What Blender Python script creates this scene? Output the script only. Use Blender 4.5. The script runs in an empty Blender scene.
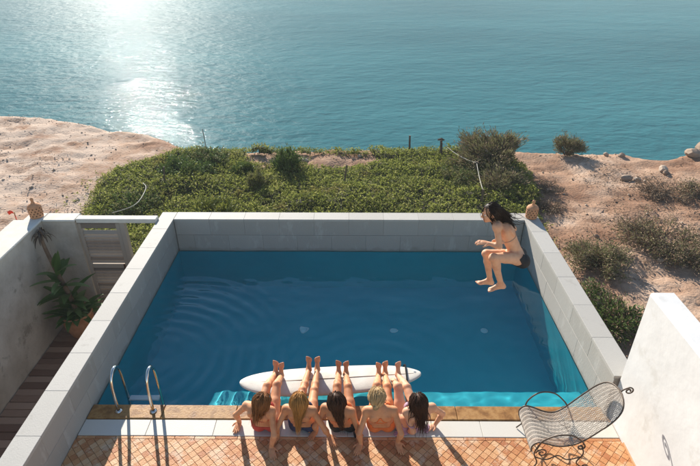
import bpy, bmesh, math, random
import numpy as np
from mathutils import Vector, Matrix
R = math.radians
random.seed(7); rng = np.random.default_rng(7)
scene = bpy.context.scene
COL = scene.collection

# ------------------------------------------------------------------ camera
CAM_Z, PITCH, YAW, FPX = 5.17, R(30.2), R(0.37), 533.0      # pool water surface is z = 0
cam_d = bpy.data.cameras.new('camera'); cam = bpy.data.objects.new('camera', cam_d); COL.objects.link(cam)
cam_d.sensor_width = 36.0; cam_d.lens = 36.0 * FPX / 700.0
cam_d.clip_start = 0.05; cam_d.clip_end = 20000
cam.location = (0, 0, CAM_Z); cam.rotation_euler = (R(90) - PITCH, 0, YAW)
scene.camera = cam
# ------------------------------------------------------------------ sky, sun, exposure
SUN_EL, SUN_AZ = R(25.0), R(21.8)                             # azimuth: left of straight ahead (+Y)
world = bpy.data.worlds.new('World'); scene.world = world; world.use_nodes = True
wn = world.node_tree; bg = wn.nodes['Background']
sky = wn.nodes.new('ShaderNodeTexSky'); sky.sky_type = 'NISHITA'; sky.sun_disc = False
sky.sun_elevation = SUN_EL; sky.sun_rotation = -SUN_AZ
sky.air_density = 1.0; sky.dust_density = 0.05; sky.ozone_density = 1.6
wn.links.new(sky.outputs[0], bg.inputs[0]); bg.inputs[1].default_value = 0.092
sun_d = bpy.data.lights.new('sun', 'SUN'); sun = bpy.data.objects.new('sun', sun_d); COL.objects.link(sun)
sun_d.energy = 4.6; sun_d.angle = R(0.5); sun_d.color = (1.0, 0.96, 0.90)
sun_dir = Vector((-math.sin(SUN_AZ) * math.cos(SUN_EL), math.cos(SUN_AZ) * math.cos(SUN_EL), math.sin(SUN_EL)))
sun.rotation_euler = sun_dir.to_track_quat('Z', 'Y').to_euler(); sun.location = (-20, 40, 30)
vs = scene.view_settings
scene.display_settings.display_device = 'sRGB'
vs.view_transform = 'Standard'; vs.look = 'None'; vs.gamma = 1.0; vs.use_curve_mapping = False; vs.exposure = 1.04; vs.use_white_balance = True; vs.white_balance_temperature = 6900; vs.white_balance_tint = 10
cy = scene.cycles
cy.use_denoising = True; cy.max_bounces = 10; cy.transmission_bounces = 8; cy.glossy_bounces = 5; cy.diffuse_bounces = 4
cy.transparent_max_bounces = 12; cy.caustics_refractive = True; cy.caustics_reflective = True; cy.blur_glossy = 0.6
cy.sample_clamp_indirect = 6.0

# ------------------------------------------------------------------ helpers
def cam_ray(px, py):
    c, s = math.cos(PITCH), math.sin(PITCH)
    a, b = (px - 350.0) / FPX, (233.0 - py) / FPX
    x, y, z = a, c + b * s, -s + b * c
    cy_, sy_ = math.cos(YAW), math.sin(YAW)
    return Vector((x * cy_ - y * sy_, x * sy_ + y * cy_, z))
def at(px, py, z=0.0):                      # where a sight line meets the level z
    d = cam_ray(px, py); t = (z - CAM_Z) / d.z
    return Vector((d.x * t, d.y * t, z))
def at_y(px, py, Y):                        # where a sight line meets the depth Y
    d = cam_ray(px, py); t = Y / d.y
    return Vector((d.x * t, Y, CAM_Z + d.z * t))

def _hash(ix, iy, seed):
    h = (ix.astype(np.int64) * 374761393 + iy.astype(np.int64) * 668265263 + seed * 974711) & 0x7fffffff
    h = ((h ^ (h >> 13)) * 1274126177) & 0x7fffffff
    return ((h ^ (h >> 16)) & 0xffff) / 65535.0
def vnoise(x, y, seed=0):
    x = np.asarray(x, float); y = np.asarray(y, float)
    ix, iy = np.floor(x), np.floor(y); fx, fy = x - ix, y - iy
    fx = fx * fx * (3 - 2 * fx); fy = fy * fy * (3 - 2 * fy)
    a, b = _hash(ix, iy, seed), _hash(ix + 1, iy, seed); c, d = _hash(ix, iy + 1, seed), _hash(ix + 1, iy + 1, seed)
    return (a + (b - a) * fx) * (1 - fy) + (c + (d - c) * fx) * fy
def fbm(x, y, seed=0, octaves=4):
    t, amp, tot = 0.0, 1.0, 0.0
    for o in range(octaves):
        t = t + amp * vnoise(np.asarray(x) * 2 ** o, np.asarray(y) * 2 ** o, seed + o * 17); tot += amp; amp *= 0.5
    return t / tot

def link(name, mesh, mat=None, parent=None, smooth=False):
    o = bpy.data.objects.new(name, mesh); COL.objects.link(o)
    if mat is not None and len(mesh.materials) == 0: mesh.materials.append(mat)
    if parent is not None: o.parent = parent
    if smooth: mesh.polygons.foreach_set('use_smooth', [True] * len(mesh.polygons))
    return o
def from_np(name, V, F, mat=None, parent=None, smooth=False):
    me = bpy.data.meshes.new(name); V = np.asarray(V, np.float32)
    F = np.asarray(F, np.int32); n = F.shape[1]
    me.vertices.add(len(V)); me.vertices.foreach_set('co', V.ravel())
    me.loops.add(F.size); me.loops.foreach_set('vertex_index', F.ravel())
    me.polygons.add(len(F)); me.polygons.foreach_set('loop_start', np.arange(0, F.size, n, dtype=np.int32))
    me.update(calc_edges=True); me.validate()
    return link(name, me, mat, parent, smooth)
def empty(name, loc=(0, 0, 0), rz=0.0):
    o = bpy.data.objects.new(name, None); COL.objects.link(o); o.location = loc; o.rotation_euler = (0, 0, rz)
    o.empty_display_size = 0.1
    return o
def tag(o, label, cat, group=None):
    o['label'] = label; o['category'] = cat
    if group: o['group'] = group
    return o
def struct(o, label=None):
    o['kind'] = 'structure'
    if label: o['label'] = label
    return o

class MB:
    """collects simple shapes into one mesh"""
    def __init__(self): self.v = []; self.f = []
    def add(self, vs_, fs_):
        n = len(self.v); self.v += [tuple(v) for v in vs_]; self.f += [tuple(i + n for i in f) for f in fs_]; return self
    def box(self, x0, x1, y0, y1, z0, z1, b=0.0):
        if b <= 0:
            v = [(x, y, z) for z in (z0, z1) for y in (y0, y1) for x in (x0, x1)]
            return self.add(v, [(0, 2, 3, 1), (4, 5, 7, 6), (0, 1, 5, 4), (2, 6, 7, 3), (0, 4, 6, 2), (1, 3, 7, 5)])
        # chamfered box: eight corners, three verts each
        v = []; idx = {}
        for cx in (0, 1):
            for cyy in (0, 1):
                for cz in (0, 1):
                    X, Y, Z = (x0, x1)[cx], (y0, y1)[cyy], (z0, z1)[cz]
                    sx, sy, sz = (b, -b)[cx], (b, -b)[cyy], (b, -b)[cz]
                    idx[cx, cyy, cz] = (len(v), len(v) + 1, len(v) + 2)
                    v += [(X, Y + sy, Z + sz), (X + sx, Y, Z + sz), (X + sx, Y + sy, Z)]
        f = []
        for ax in range(3):
            o1, o2 = [a for a in range(3) if a != ax]
            for s in (0, 1):
                q = []
                for (p, r) in ((0, 0), (1, 0), (1, 1), (0, 1)):
                    c = [0, 0, 0]; c[ax] = s; c[o1] = p; c[o2] = r; q.append(idx[tuple(c)][ax])
                flip = (s == 1) == (ax == 1)
                f.append(tuple(q[::-1]) if flip else tuple(q))
            for p in (0, 1):
                for r in (0, 1):
                    c0 = [0, 0, 0]; c1 = [0, 0, 0]; c0[o1] = c1[o1] = p; c0[o2] = c1[o2] = r; c1[ax] = 1
                    a, b2 = idx[tuple(c0)], idx[tuple(c1)]
                    f.append((a[o1], a[o2], b2[o2], b2[o1]))
        for k, t in idx.items(): f.append(t)
        return self.add(v, f)
    def tube(self, pts, rad, n=8, caps=True, closed=False):
        pts = [Vector(p) for p in pts]; m = len(pts)
        rad = [rad] * m if not hasattr(rad, '__len__') else list(rad)
        base = len(self.v); up = None
        for i, p in enumerate(pts):
            if closed: t = pts[(i + 1) % m] - pts[i - 1]
            else: t = pts[min(i + 1, m - 1)] - pts[max(i - 1, 0)]
            if t.length < 1e-9: t = Vector((0, 0, 1))
            t.normalize()
            if up is None:
                up = Vector((0, 0, 1)) if abs(t.z) < 0.9 else Vector((1, 0, 0))
            up = up - t * up.dot(t)
            if up.length < 1e-6: up = t.orthogonal()
            up.normalize(); s = t.cross(up)
            for k in range(n):
                a = 2 * math.pi * k / n
                self.v.append(tuple(p + (up * math.cos(a) + s * math.sin(a)) * rad[i]))
        for i in range(m if closed else m - 1):
            for k in range(n):
                a = base + i * n + k; b = base + i * n + (k + 1) % n; j = (i + 1) % m
                c = base + j * n + (k + 1) % n; d = base + j * n + k
                self.f.append((a, b, c, d))
        if caps and not closed:
            self.f.append(tuple(base + k for k in range(n))[::-1]); self.f.append(tuple(base + (m - 1) * n + k for k in range(n)))
        return self
    def lathe(self, prof, n=24, cx=0, cy=0):
        base = len(self.v)
        for r, z in prof:
            for k in range(n):
                a = 2 * math.pi * k / n; self.v.append((cx + r * math.cos(a), cy + r * math.sin(a), z))
        for i in range(len(prof) - 1):
            for k in range(n):
                self.f.append((base + i * n + k, base + i * n + (k + 1) % n, base + (i + 1) * n + (k + 1) % n, base + (i + 1) * n + k))
        return self
    def mesh(self, name):
        me = bpy.data.meshes.new(name); me.from_pydata(self.v, [], self.f)
        bm = bmesh.new(); bm.from_mesh(me); bmesh.ops.recalc_face_normals(bm, faces=bm.faces); bm.to_mesh(me); bm.free()
        return me
    def build(self, name, mat, parent=None, smooth=False):
        return link(name, self.mesh(name), mat, parent, smooth)

def spline(pts, n=8):
    """Catmull-Rom through pts, n samples per span"""
    P = [Vector(p) for p in pts]; out = []
    for i in range(len(P) - 1):
        p0 = P[i - 1] if i > 0 else P[0] * 2 - P[1]; p1, p2 = P[i], P[i + 1]
        p3 = P[i + 2] if i + 2 < len(P) else P[-1] * 2 - P[-2]
        for k in range(n):
            t = k / n
            out.append(0.5 * ((2 * p1) + (p2 - p0) * t + (2 * p0 - 5 * p1 + 4 * p2 - p3) * t * t + (3 * p1 - p0 - 3 * p2 + p3) * t ** 3))
    out.append(P[-1].copy()); return out

# ------------------------------------------------------------------ materials
MATS = {}
def material(name, cols, rough=0.6, scale=6.0, bump=0.0, bump_scale=40.0, metallic=0.0, spec=0.4, detail=6.0,
             rand=None, sss=0.0, translucent=0.0, contrast=(0.3, 0.7), stretch=(1, 1, 1), spots=None, rough_var=0.0, bump_dist=0.01, world_space=False):
    """cols: two or more base colours spread by a noise; rand: 'object' / 'island' picks a colour for each piece"""
    m = bpy.data.materials.new(name); m.use_nodes = True; nt = m.node_tree; N = nt.nodes; L = nt.links
    b = N['Principled BSDF']; out = N['Material Output']
    b.inputs['Roughness'].default_value = rough; b.inputs['Metallic'].default_value = metallic
    b.inputs['Specular IOR Level'].default_value = spec
    tc = N.new('ShaderNodeTexCoord'); mp = N.new('ShaderNodeMapping'); mp.inputs['Scale'].default_value = stretch
    L.new(N.new('ShaderNodeNewGeometry').outputs['Position'] if world_space else tc.outputs['Object'], mp.inputs[0]); vec = mp.outputs[0]
    if not hasattr(cols[0], '__len__'): cols = [cols]
    ns = N.new('ShaderNodeTexNoise'); ns.inputs['Scale'].default_value = scale; ns.inputs['Detail'].default_value = detail
    ns.inputs['Roughness'].default_value = 0.62; L.new(vec, ns.inputs['Vector'])
    fac = ns.outputs['Fac']
    rp = N.new('ShaderNodeValToRGB'); e = rp.color_ramp.elements
    lo, hi = contrast
    for i, c in enumerate(cols):
        pos = lo + (hi - lo) * (i / max(1, len(cols) - 1))
        el = e[i] if i < 2 else e.new(pos)
        el.position = pos; el.color = (*c, 1)
    if len(cols) == 1: e[1].color = (*cols[0], 1)
    if rand:
        src = N.new('ShaderNodeObjectInfo').outputs['Random'] if rand == 'object' else N.new('ShaderNodeNewGeometry').outputs['Random Per Island']
        mx = N.new('ShaderNodeMath'); mx.operation = 'MULTIPLY_ADD'; mx.inputs[1].default_value = 0.75; L.new(src, mx.inputs[0])
        m2 = N.new('ShaderNodeMath'); m2.operation = 'MULTIPLY_ADD'; m2.inputs[1].default_value = 0.5; m2.inputs[2].default_value = -0.125
        L.new(fac, m2.inputs[0]); L.new(m2.outputs[0], mx.inputs[2]); fac = mx.outputs[0]
    L.new(fac, rp.inputs[0]); colo = rp.outputs[0]
    if spots:                                            # (colour, scale, threshold, amount)
        c, s_, th, am = spots
        n2 = N.new('ShaderNodeTexNoise'); n2.inputs['Scale'].default_value = s_; n2.inputs['Detail'].default_value = 8; n2.inputs['Roughness'].default_value = 0.7
        L.new(vec, n2.inputs['Vector'])
        r2 = N.new('ShaderNodeMapRange'); r2.inputs[1].default_value = th; r2.inputs[2].default_value = th + 0.08; r2.inputs[4].default_value = am
        L.new(n2.outputs['Fac'], r2.inputs[0])
        mc = N.new('ShaderNodeMix'); mc.data_type = 'RGBA'; L.new(r2.outputs[0], mc.inputs[0]); L.new(colo, mc.inputs[6])
        mc.inputs[7].default_value = (*c, 1); colo = mc.outputs[2]
    L.new(colo, b.inputs['Base Color'])
    if rough_var:
        rr = N.new('ShaderNodeMapRange'); rr.inputs[3].default_value = rough - rough_var; rr.inputs[4].default_value = rough + rough_var
        L.new(ns.outputs['Fac'], rr.inputs[0]); L.new(rr.outputs[0], b.inputs['Roughness'])
    if bump:
        nb = N.new('ShaderNodeTexNoise'); nb.inputs['Scale'].default_value = bump_scale; nb.inputs['Detail'].default_value = 8
        L.new(vec, nb.inputs['Vector'])
        bp = N.new('ShaderNodeBump'); bp.inputs['Strength'].default_value = bump; bp.inputs['Distance'].default_value = bump_dist
        L.new(nb.outputs['Fac'], bp.inputs['Height']); L.new(bp.outputs[0], b.inputs['Normal'])
    if sss:
        b.inputs['Subsurface Weight'].default_value = sss; b.inputs['Subsurface Radius'].default_value = (1.0, 0.35, 0.18); b.inputs['Subsurface Scale'].default_value = 0.012
    if translucent:
        tr = N.new('ShaderNodeBsdfTranslucent'); L.new(colo, tr.inputs[0]); mxs = N.new('ShaderNodeMixShader'); mxs.inputs[0].default_value = translucent
        L.new(b.outputs[0], mxs.inputs[1]); L.new(tr.outputs[0], mxs.inputs[2]); L.new(mxs.outputs[0], out.inputs[0])
    MATS[name] = m
    return m
# ================================================================== the setting
WALL_T = 0.65                                   # top of the pool walls above the water
PX0, PX1, PY0, PY1 = -3.18, 3.03, 4.56, 8.24    # inside of the pool
DECK_Z = 0.05
m_stone = material('grey_cladding', [(0.325, 0.305, 0.27), (0.34, 0.32, 0.285), (0.355, 0.335, 0.30)], rough=0.75, scale=3.0, bump=0.25, bump_scale=60, rand='object', rough_var=0.1, stretch=(1, 1, 0.35), spots=((0.44, 0.42, 0.385), 6.0, 0.56, 0.5))
def waterline(m):
    nt = m.node_tree; N = nt.nodes; L = nt.links; b = N['Principled BSDF']; src = b.inputs['Base Color'].links[0].from_socket
    g = N.new('ShaderNodeNewGeometry'); sx = N.new('ShaderNodeSeparateXYZ'); L.new(g.outputs['Position'], sx.inputs[0])
    n = N.new('ShaderNodeTexNoise'); n.inputs['Scale'].default_value = 7; n.inputs['Detail'].default_value = 6; L.new(g.outputs['Position'], n.inputs['Vector'])
    a = N.new('ShaderNodeMath'); a.operation = 'MULTIPLY_ADD'; a.inputs[1].default_value = 0.16; L.new(n.outputs['Fac'], a.inputs[0]); a.inputs[2].default_value = -0.03
    d = N.new('ShaderNodeMath'); d.operation = 'SUBTRACT'; L.new(a.outputs[0], d.inputs[0]); L.new(sx.outputs[2], d.inputs[1])
    r = N.new('ShaderNodeMapRange'); r.inputs[1].default_value = -0.01; r.inputs[2].default_value = 0.03; r.inputs[4].default_value = 0.55; L.new(d.outputs[0], r.inputs[0])
    mx = N.new('ShaderNodeMix'); mx.data_type = 'RGBA'; L.new(r.outputs[0], mx.inputs[0]); L.new(src, mx.inputs[6]); mx.inputs[7].default_value = (0.20, 0.185, 0.155, 1); L.new(mx.outputs[2], b.inputs['Base Color'])
waterline(m_stone)
m_coping = material('pale_coping', [(0.375, 0.355, 0.32), (0.39, 0.37, 0.335), (0.405, 0.385, 0.35)], rough=0.7, scale=4.0, bump=0.2, bump_scale=70, rand='object', spots=((0.30, 0.28, 0.245), 7.0, 0.58, 0.5))
m_core = material('wall_mortar', [(0.27, 0.255, 0.225), (0.33, 0.31, 0.275)], rough=0.9, scale=20, bump=0.3)
m_grout = material('deck_mortar', [(0.46, 0.27, 0.15), (0.56, 0.37, 0.24)], rough=0.95, scale=30, bump=0.4, bump_scale=120)
TERRA = [(0.36, 0.125, 0.045), (0.45, 0.185, 0.07), (0.52, 0.245, 0.10), (0.56, 0.30, 0.14), (0.63, 0.41, 0.24)]
m_tile = material('terracotta_tile', TERRA, rough=0.6, scale=14, bump=0.5, bump_scale=60, rand='object', contrast=(0.05, 0.95), rough_var=0.15, spots=((0.62, 0.46, 0.32), 4.5, 0.53, 0.6), world_space=True)
m_tile_s = material('terracotta_tile_far', TERRA, rough=0.6, scale=14, bump=0.5, bump_scale=60, rand='island', contrast=(0.05, 0.95), rough_var=0.15, spots=((0.62, 0.46, 0.32), 4.5, 0.53, 0.6), world_space=True)
m_lip = material('brown_stone_lip', [(0.19, 0.085, 0.026), (0.28, 0.135, 0.042), (0.37, 0.20, 0.072), (0.24, 0.115, 0.04)], rough=0.5, spec=0.25, scale=5, bump=0.25, bump_scale=45, contrast=(0.38, 0.62), rough_var=0.15)
m_band = material('white_marble_band', [(0.50, 0.465, 0.405), (0.57, 0.535, 0.47)], rough=0.55, scale=5, bump=0.12, bump_scale=70, rand='object', spots=((0.55, 0.48, 0.38), 14, 0.66, 0.5))
m_basin = material('blue_pool_plaster', [(0.001, 0.42, 0.51), (0.002, 0.47, 0.56)], rough=0.6, scale=1.6, bump=0.1, bump_scale=30)
m_bench = m_basin
m_white = material('whitewash', [(0.60, 0.59, 0.57), (0.68, 0.67, 0.65)], rough=0.85, scale=2.2, bump=0.22, bump_scale=9, bump_dist=0.015, spots=((0.52, 0.50, 0.46), 3.0, 0.58, 0.5))
m_render = material('stained_lime_render', [(0.38, 0.32, 0.255), (0.50, 0.435, 0.36), (0.60, 0.54, 0.46)], rough=0.9, scale=1.7, bump=0.5, bump_scale=18, bump_dist=0.02, spots=((0.20, 0.17, 0.13), 2.3, 0.60, 0.6))
m_render_top = material('pale_render_cap', [(0.56, 0.52, 0.45), (0.66, 0.62, 0.55)], rough=0.85, scale=5, bump=0.3)
m_plank = material('dark_brown_plank', [(0.19, 0.10, 0.065), (0.28, 0.16, 0.105), (0.38, 0.24, 0.165)], rough=0.55, scale=5, stretch=(1, 8, 8), bump=0.4, bump_scale=30, rand='object')
m_gate = material('weathered_gate_wood', [(0.22, 0.17, 0.13), (0.31, 0.25, 0.195), (0.39, 0.325, 0.26)], rough=0.8, scale=5, stretch=(2, 2, 10), bump=0.4, rand='object')
m_steel = material('polished_steel', [(0.62, 0.60, 0.56), (0.70, 0.68, 0.64)], rough=0.12, scale=10, metallic=1.0)

# ---- sea
def sea_material():
    m = bpy.data.materials.new('sea'); m.use_nodes = True; nt = m.node_tree; N = nt.nodes; L = nt.links; b = N['Principled BSDF']
    g = N.new('ShaderNodeNewGeometry')
    def noise(scale, st, det):
        mp = N.new('ShaderNodeMapping'); mp.inputs['Scale'].default_value = st; mp.inputs['Rotation'].default_value = (0, 0, R(-14)); L.new(g.outputs['Position'], mp.inputs[0])
        n = N.new('ShaderNodeTexNoise'); n.inputs['Scale'].default_value = scale; n.inputs['Detail'].default_value = det; n.inputs['Roughness'].default_value = 0.55
        L.new(mp.outputs[0], n.inputs['Vector']); return n.outputs['Fac']
    a = noise(2.5, (0.9, 1.0, 1), 2.2); c = noise(0.16, (0.55, 1.0, 1), 3); d = noise(0.02, (0.5, 1, 1), 3)
    rp = N.new('ShaderNodeValToRGB'); e = rp.color_ramp.elements
    e[0].position = 0.32; e[0].color = (0.016, 0.105, 0.125, 1); e[1].position = 0.68; e[1].color = (0.038, 0.17, 0.19, 1)
    L.new(d, rp.inputs[0]); L.new(rp.outputs[0], b.inputs['Base Color'])
    b.inputs['Roughness'].default_value = 0.03; b.inputs['IOR'].default_value = 1.333
    b0 = N.new('ShaderNodeBsdfPrincipled'); b0.inputs['Roughness'].default_value = 0.42; b0.inputs['IOR'].default_value = 1.036; L.new(rp.outputs[0], b0.inputs['Base Color'])   # unresolved capillary waves
    ms = N.new('ShaderNodeMixShader'); ms.inputs[0].default_value = 0.055; L.new(b0.outputs[0], ms.inputs[1]); L.new(b.outputs[0], ms.inputs[2]); L.new(ms.outputs[0], N['Material Output'].inputs[0])
    b1 = N.new('ShaderNodeBump'); b1.inputs['Strength'].default_value = 1.0; b1.inputs['Distance'].default_value = 0.066
    L.new(a, b1.inputs['Height'])
    b2 = N.new('ShaderNodeBump'); b2.inputs['Strength'].default_value = 1.0; b2.inputs['Distance'].default_value = 0.40
    L.new(c, b2.inputs['Height']); L.new(b2.outputs[0], b1.inputs['Normal']); L.new(b1.outputs[0], b.inputs['Normal']); 
    a2 = noise(1.05, (0.55, 1.0, 1), 5); b3 = N.new('ShaderNodeBump'); b3.inputs['Strength'].default_value = 1.0; b3.inputs['Distance'].default_value = 0.30
    L.new(a2, b3.inputs['Height']); L.new(b2.outputs[0], b3.inputs['Normal']); L.new(b3.outputs[0], b0.inputs['Normal'])
    return m
SEA_Z = -12.0
struct(MB().add([(-9000, -60, SEA_Z), (9000, -60, SEA_Z), (9000, 14000, SEA_Z), (-9000, 14000, SEA_Z)], [(0, 1, 2, 3)]).build('sea', sea_material()), 'calm teal sea with sun glitter')

# ---- headland: plateau with a cliff edge read along its rim
rim_px = [(-160, 119), (-60, 116), (0, 117), (40, 118), (70, 121), (110, 127), (150, 132), (172, 141), (190, 149), (230, 146), (300, 145), (400, 146), (470, 149), (560, 152), (610, 153), (650, 160), (672, 161), (690, 158), (705, 152), (760, 150), (900, 150)]
def ground_base(x, y):
    x = np.asarray(x, float); y = np.asarray(y, float)
    z = -1.05 + 0.028 * np.clip(x - 3, 0, 12) + 0.02 * np.clip(-x - 5, 0, 14)
    z = z + 0.06 * (0.5 - np.abs(fbm(x * 0.5 + 4, y * 0.9, 13, 4) - 0.5) * 3.2) + 0.12 * (fbm(x * 0.35, y * 0.35, 3, 4) - 0.5) + 0.10 * (fbm(x * 1.7, y * 1.7, 9, 3) - 0.5)
    # rocks heaped at the far right of the rim
    z = z + 0.9 * np.exp(-(((x - 12.6) / 1.5) ** 2 + ((y - 15.6) / 1.3) ** 2))
    # the sunken passage and the pool sit in level ground
    w = np.clip((y - 8.3) / 1.2, 0, 1); inpass = (x > -5.9) & (x < -3.0)
    return np.where(inpass, z * w + (-1.5) * (1 - w), z)
_rim = [at(px, py, -1.0) for px, py in rim_px]
RX = np.array([p.x for p in _rim]); RY = np.array([p.y for p in _rim])
o_ = np.argsort(RX); RX, RY = RX[o_], RY[o_]
def rim_y(x): return np.interp(x, RX, RY) + 0.5 * (fbm(np.asarray(x) * 0.6, np.asarray(x) * 0 + 3.3, 21, 3) - 0.5)
def ground_z(x, y):
    z = ground_base(x, y); e = rim_y(x) - np.asarray(y)          # distance inside the rim
    fall = np.clip(-e, 0, None)
    rock = (fbm(np.asarray(x) * 0.9, np.asarray(y) * 0.9, 5, 4) - 0.5)
    drop = np.where(fall > 0, fall * 2.6 + 0.5 * rock * np.clip(fall, 0, 3), 0)
    return z - np.clip(0.5 - e, 0, 0.5) ** 2 * 0.7 - drop
def build_terrain():
    xs = np.unique(np.concatenate([np.arange(-46, -16, 0.5), np.arange(-16, 17, 0.13), np.arange(17, 46, 0.5)]))
    ys = np.unique(np.concatenate([np.arange(-6, 5, 0.5), np.arange(5, 20.5, 0.13), np.arange(20.5, 30, 0.5)]))
    X, Y = np.meshgrid(xs, ys); Z = ground_z(X, Y)
    Z = np.maximum(Z, SEA_Z - 3)
    # fine crust of the soil
    Z += 0.07 * (fbm(X * 4.5, Y * 4.5, 31, 3) - 0.5) - 0.06 * np.clip(0.06 - np.abs(fbm(X * 1.3, Y * 2.2, 33, 3) - 0.5), 0, 1) / 0.06
    # cut under house deck, pool and passage
    under = (X > -5.75) & (X < 3.5) & (Y < 8.42)
    Z = np.where(under, -2.6, Z)
    nx, ny = len(xs), len(ys); V = np.stack([X, Y, Z], -1).reshape(-1, 3)
    i = np.arange(nx * ny).reshape(ny, nx)
    F = np.stack([i[:-1, :-1], i[:-1, 1:], i[1:, 1:], i[1:, :-1]], -1).reshape(-1, 4)
    m = material('sandy_soil', [(0.20, 0.105, 0.064), (0.31, 0.18, 0.115), (0.40, 0.26, 0.178), (0.48, 0.35, 0.26)], rough=0.95, scale=0.55, detail=10, bump=0.9, bump_scale=16, bump_dist=0.03, spec=0.1, contrast=(0.36, 0.66), spots=((0.21, 0.125, 0.08), 1.5, 0.515, 0.55))
    nt = m.node_tree; N = nt.nodes; L = nt.links; b = N['Principled BSDF']; src = b.inputs['Base Color'].links[0].from_socket   # paler crust on the bare western point
    g = N.new('ShaderNodeNewGeometry'); sx = N.new('ShaderNodeSeparateXYZ'); L.new(g.outputs['Position'], sx.inputs[0])
    n = N.new('ShaderNodeTexNoise'); n.inputs['Scale'].default_value = 0.9; n.inputs['Detail'].default_value = 9; n.inputs['Roughness'].default_value = 0.68; L.new(g.outputs['Position'], n.inputs['Vector'])
    a = N.new('ShaderNodeMath'); a.operation = 'MULTIPLY_ADD'; a.inputs[1].default_value = -0.05; a.inputs[2].default_value = -0.34; L.new(sx.outputs[0], a.inputs[0])
    c = N.new('ShaderNodeClamp'); c.inputs[1].default_value = -0.2; c.inputs[2].default_value = 0.08; L.new(a.outputs[0], c.inputs[0])
    d = N.new('ShaderNodeMath'); d.operation = 'ADD'; L.new(c.outputs[0], d.inputs[0]); L.new(n.outputs['Fac'], d.inputs[1])
    r = N.new('ShaderNodeMapRange'); r.inputs[1].default_value = 0.46; r.inputs[2].default_value = 0.62; r.inputs[4].default_value = 0.85; L.new(d.outputs[0], r.inputs[0])
    mx = N.new('ShaderNodeMix'); mx.data_type = 'RGBA'; L.new(r.outputs[0], mx.inputs[0]); L.new(src, mx.inputs[6]); mx.inputs[7].default_value = (0.53, 0.41, 0.32, 1); L.new(mx.outputs[2], b.inputs['Base Color'])
    struct(from_np('headland', V, F, m, smooth=True), 'sandy headland with an eroded cliff rim above the sea')
build_terrain()

# ---- pool basin (below the water line) with a shallow bench on the house side
BENCH_X, BENCH_Y, BENCH_Z, FLOOR_Z = -1.86, 5.08, -0.36, -1.47
def build_basin():
    b = MB(); x0, x1, y0, y1, t = PX0, PX1, PY0, PY1, -0.0
    T = -0.05
    q = lambda *p: b.add(p, [(0, 1, 2, 3)])
    q((x0, y0, FLOOR_Z), (x1, y0, FLOOR_Z), (x1, y1, FLOOR_Z), (x0, y1, FLOOR_Z))
    q((x0, y1, FLOOR_Z), (x1, y1, FLOOR_Z), (x1, y1, T), (x0, y1, T))
    q((x0, y0, FLOOR_Z), (x0, y1, FLOOR_Z), (x0, y1, T), (x0, y0, T))
    q((x1, y1, FLOOR_Z), (x1, y0, FLOOR_Z), (x1, y0, T), (x1, y1, T))
    q((x1, y0, FLOOR_Z), (x0, y0, FLOOR_Z), (x0, y0, T), (x1, y0, T))
    me = bpy.data.meshes.new('pool_basin'); me.from_pydata(b.v, [], b.f)
    o = struct(link('pool_basin', me, m_basin), 'deep blue plastered pool basin under the water')
    bn = MB().box(BENCH_X, x1 - 0.003, y0 + 0.003, BENCH_Y, FLOOR_Z + 0.004, BENCH_Z, 0.02).build('pool_bench', m_bench, o)
    return o, bn
basin, bench = build_basin()

# ---- pool water: real ripples, refracting
def build_water():
    st = 0.022
    xs = np.arange(PX0 + 0.002, PX1, st); ys = np.arange(PY0 + 0.002, PY1, st); xs[-1] = PX1 - 0.002; ys[-1] = PY1 - 0.002
    X, Y = np.meshgrid(xs, ys)
    Z = 0.018 * (fbm(X * 1.5 + 3, Y * 2.0, 41, 2) - 0.5) + 0.0085 * (fbm(X * 4.2, Y * 5.5 + 9, 47, 2) - 0.5)
    Z += 0.017 * (fbm(X * 7.0, Y * 8.5 + 4, 53, 2) - 0.5) * np.exp(-((Y - 4.5) / 0.55) ** 2)
    r = np.hypot(X + 2.75, Y - 5.35) + 0.16 * (fbm(X * 1.6, Y * 1.6, 57, 3) - 0.5)
    Z += 0.0060 * np.sin(r * 2 * math.pi / 0.20) * np.exp(-((r - 1.35) / 0.75) ** 2) * (0.35 + fbm(X * 0.9, Y * 0.9, 51, 2))
    r2 = np.hypot(X - 0.3, Y - 4.9)
    Z += 0.0016 * np.sin(r2 * 2 * math.pi / 0.26) * np.exp(-((r2 - 1.0) / 0.8) ** 2)
    ny, nx = X.shape; i = np.arange(nx * ny).reshape(ny, nx)
    F = np.stack([i[:-1, :-1], i[:-1, 1:], i[1:, 1:], i[1:, :-1]], -1).reshape(-1, 4)
    m = bpy.data.materials.new('pool_water'); m.use_nodes = True; nt = m.node_tree; b = nt.nodes['Principled BSDF']
    b.inputs['Base Color'].default_value = (0.80, 0.97, 1.0, 1); b.inputs['Roughness'].default_value = 0.0; b.inputs['IOR'].default_value = 1.333
    b.inputs['Transmission Weight'].default_value = 1.0; b.inputs['Specular Tint'].default_value = (0.42, 0.74, 1.0, 1)
    o = from_np('pool_water', np.stack([X, Y, Z], -1).reshape(-1, 3), F, m, smooth=True)
    struct(o, 'rippled clear water of the swimming pool')
    o.cycles.is_caustics_caster = True
    return o
water = build_water()
for o in (basin, bench): o.cycles.is_caustics_receiver = True
sun_d.cycles.is_caustics_light = True

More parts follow.
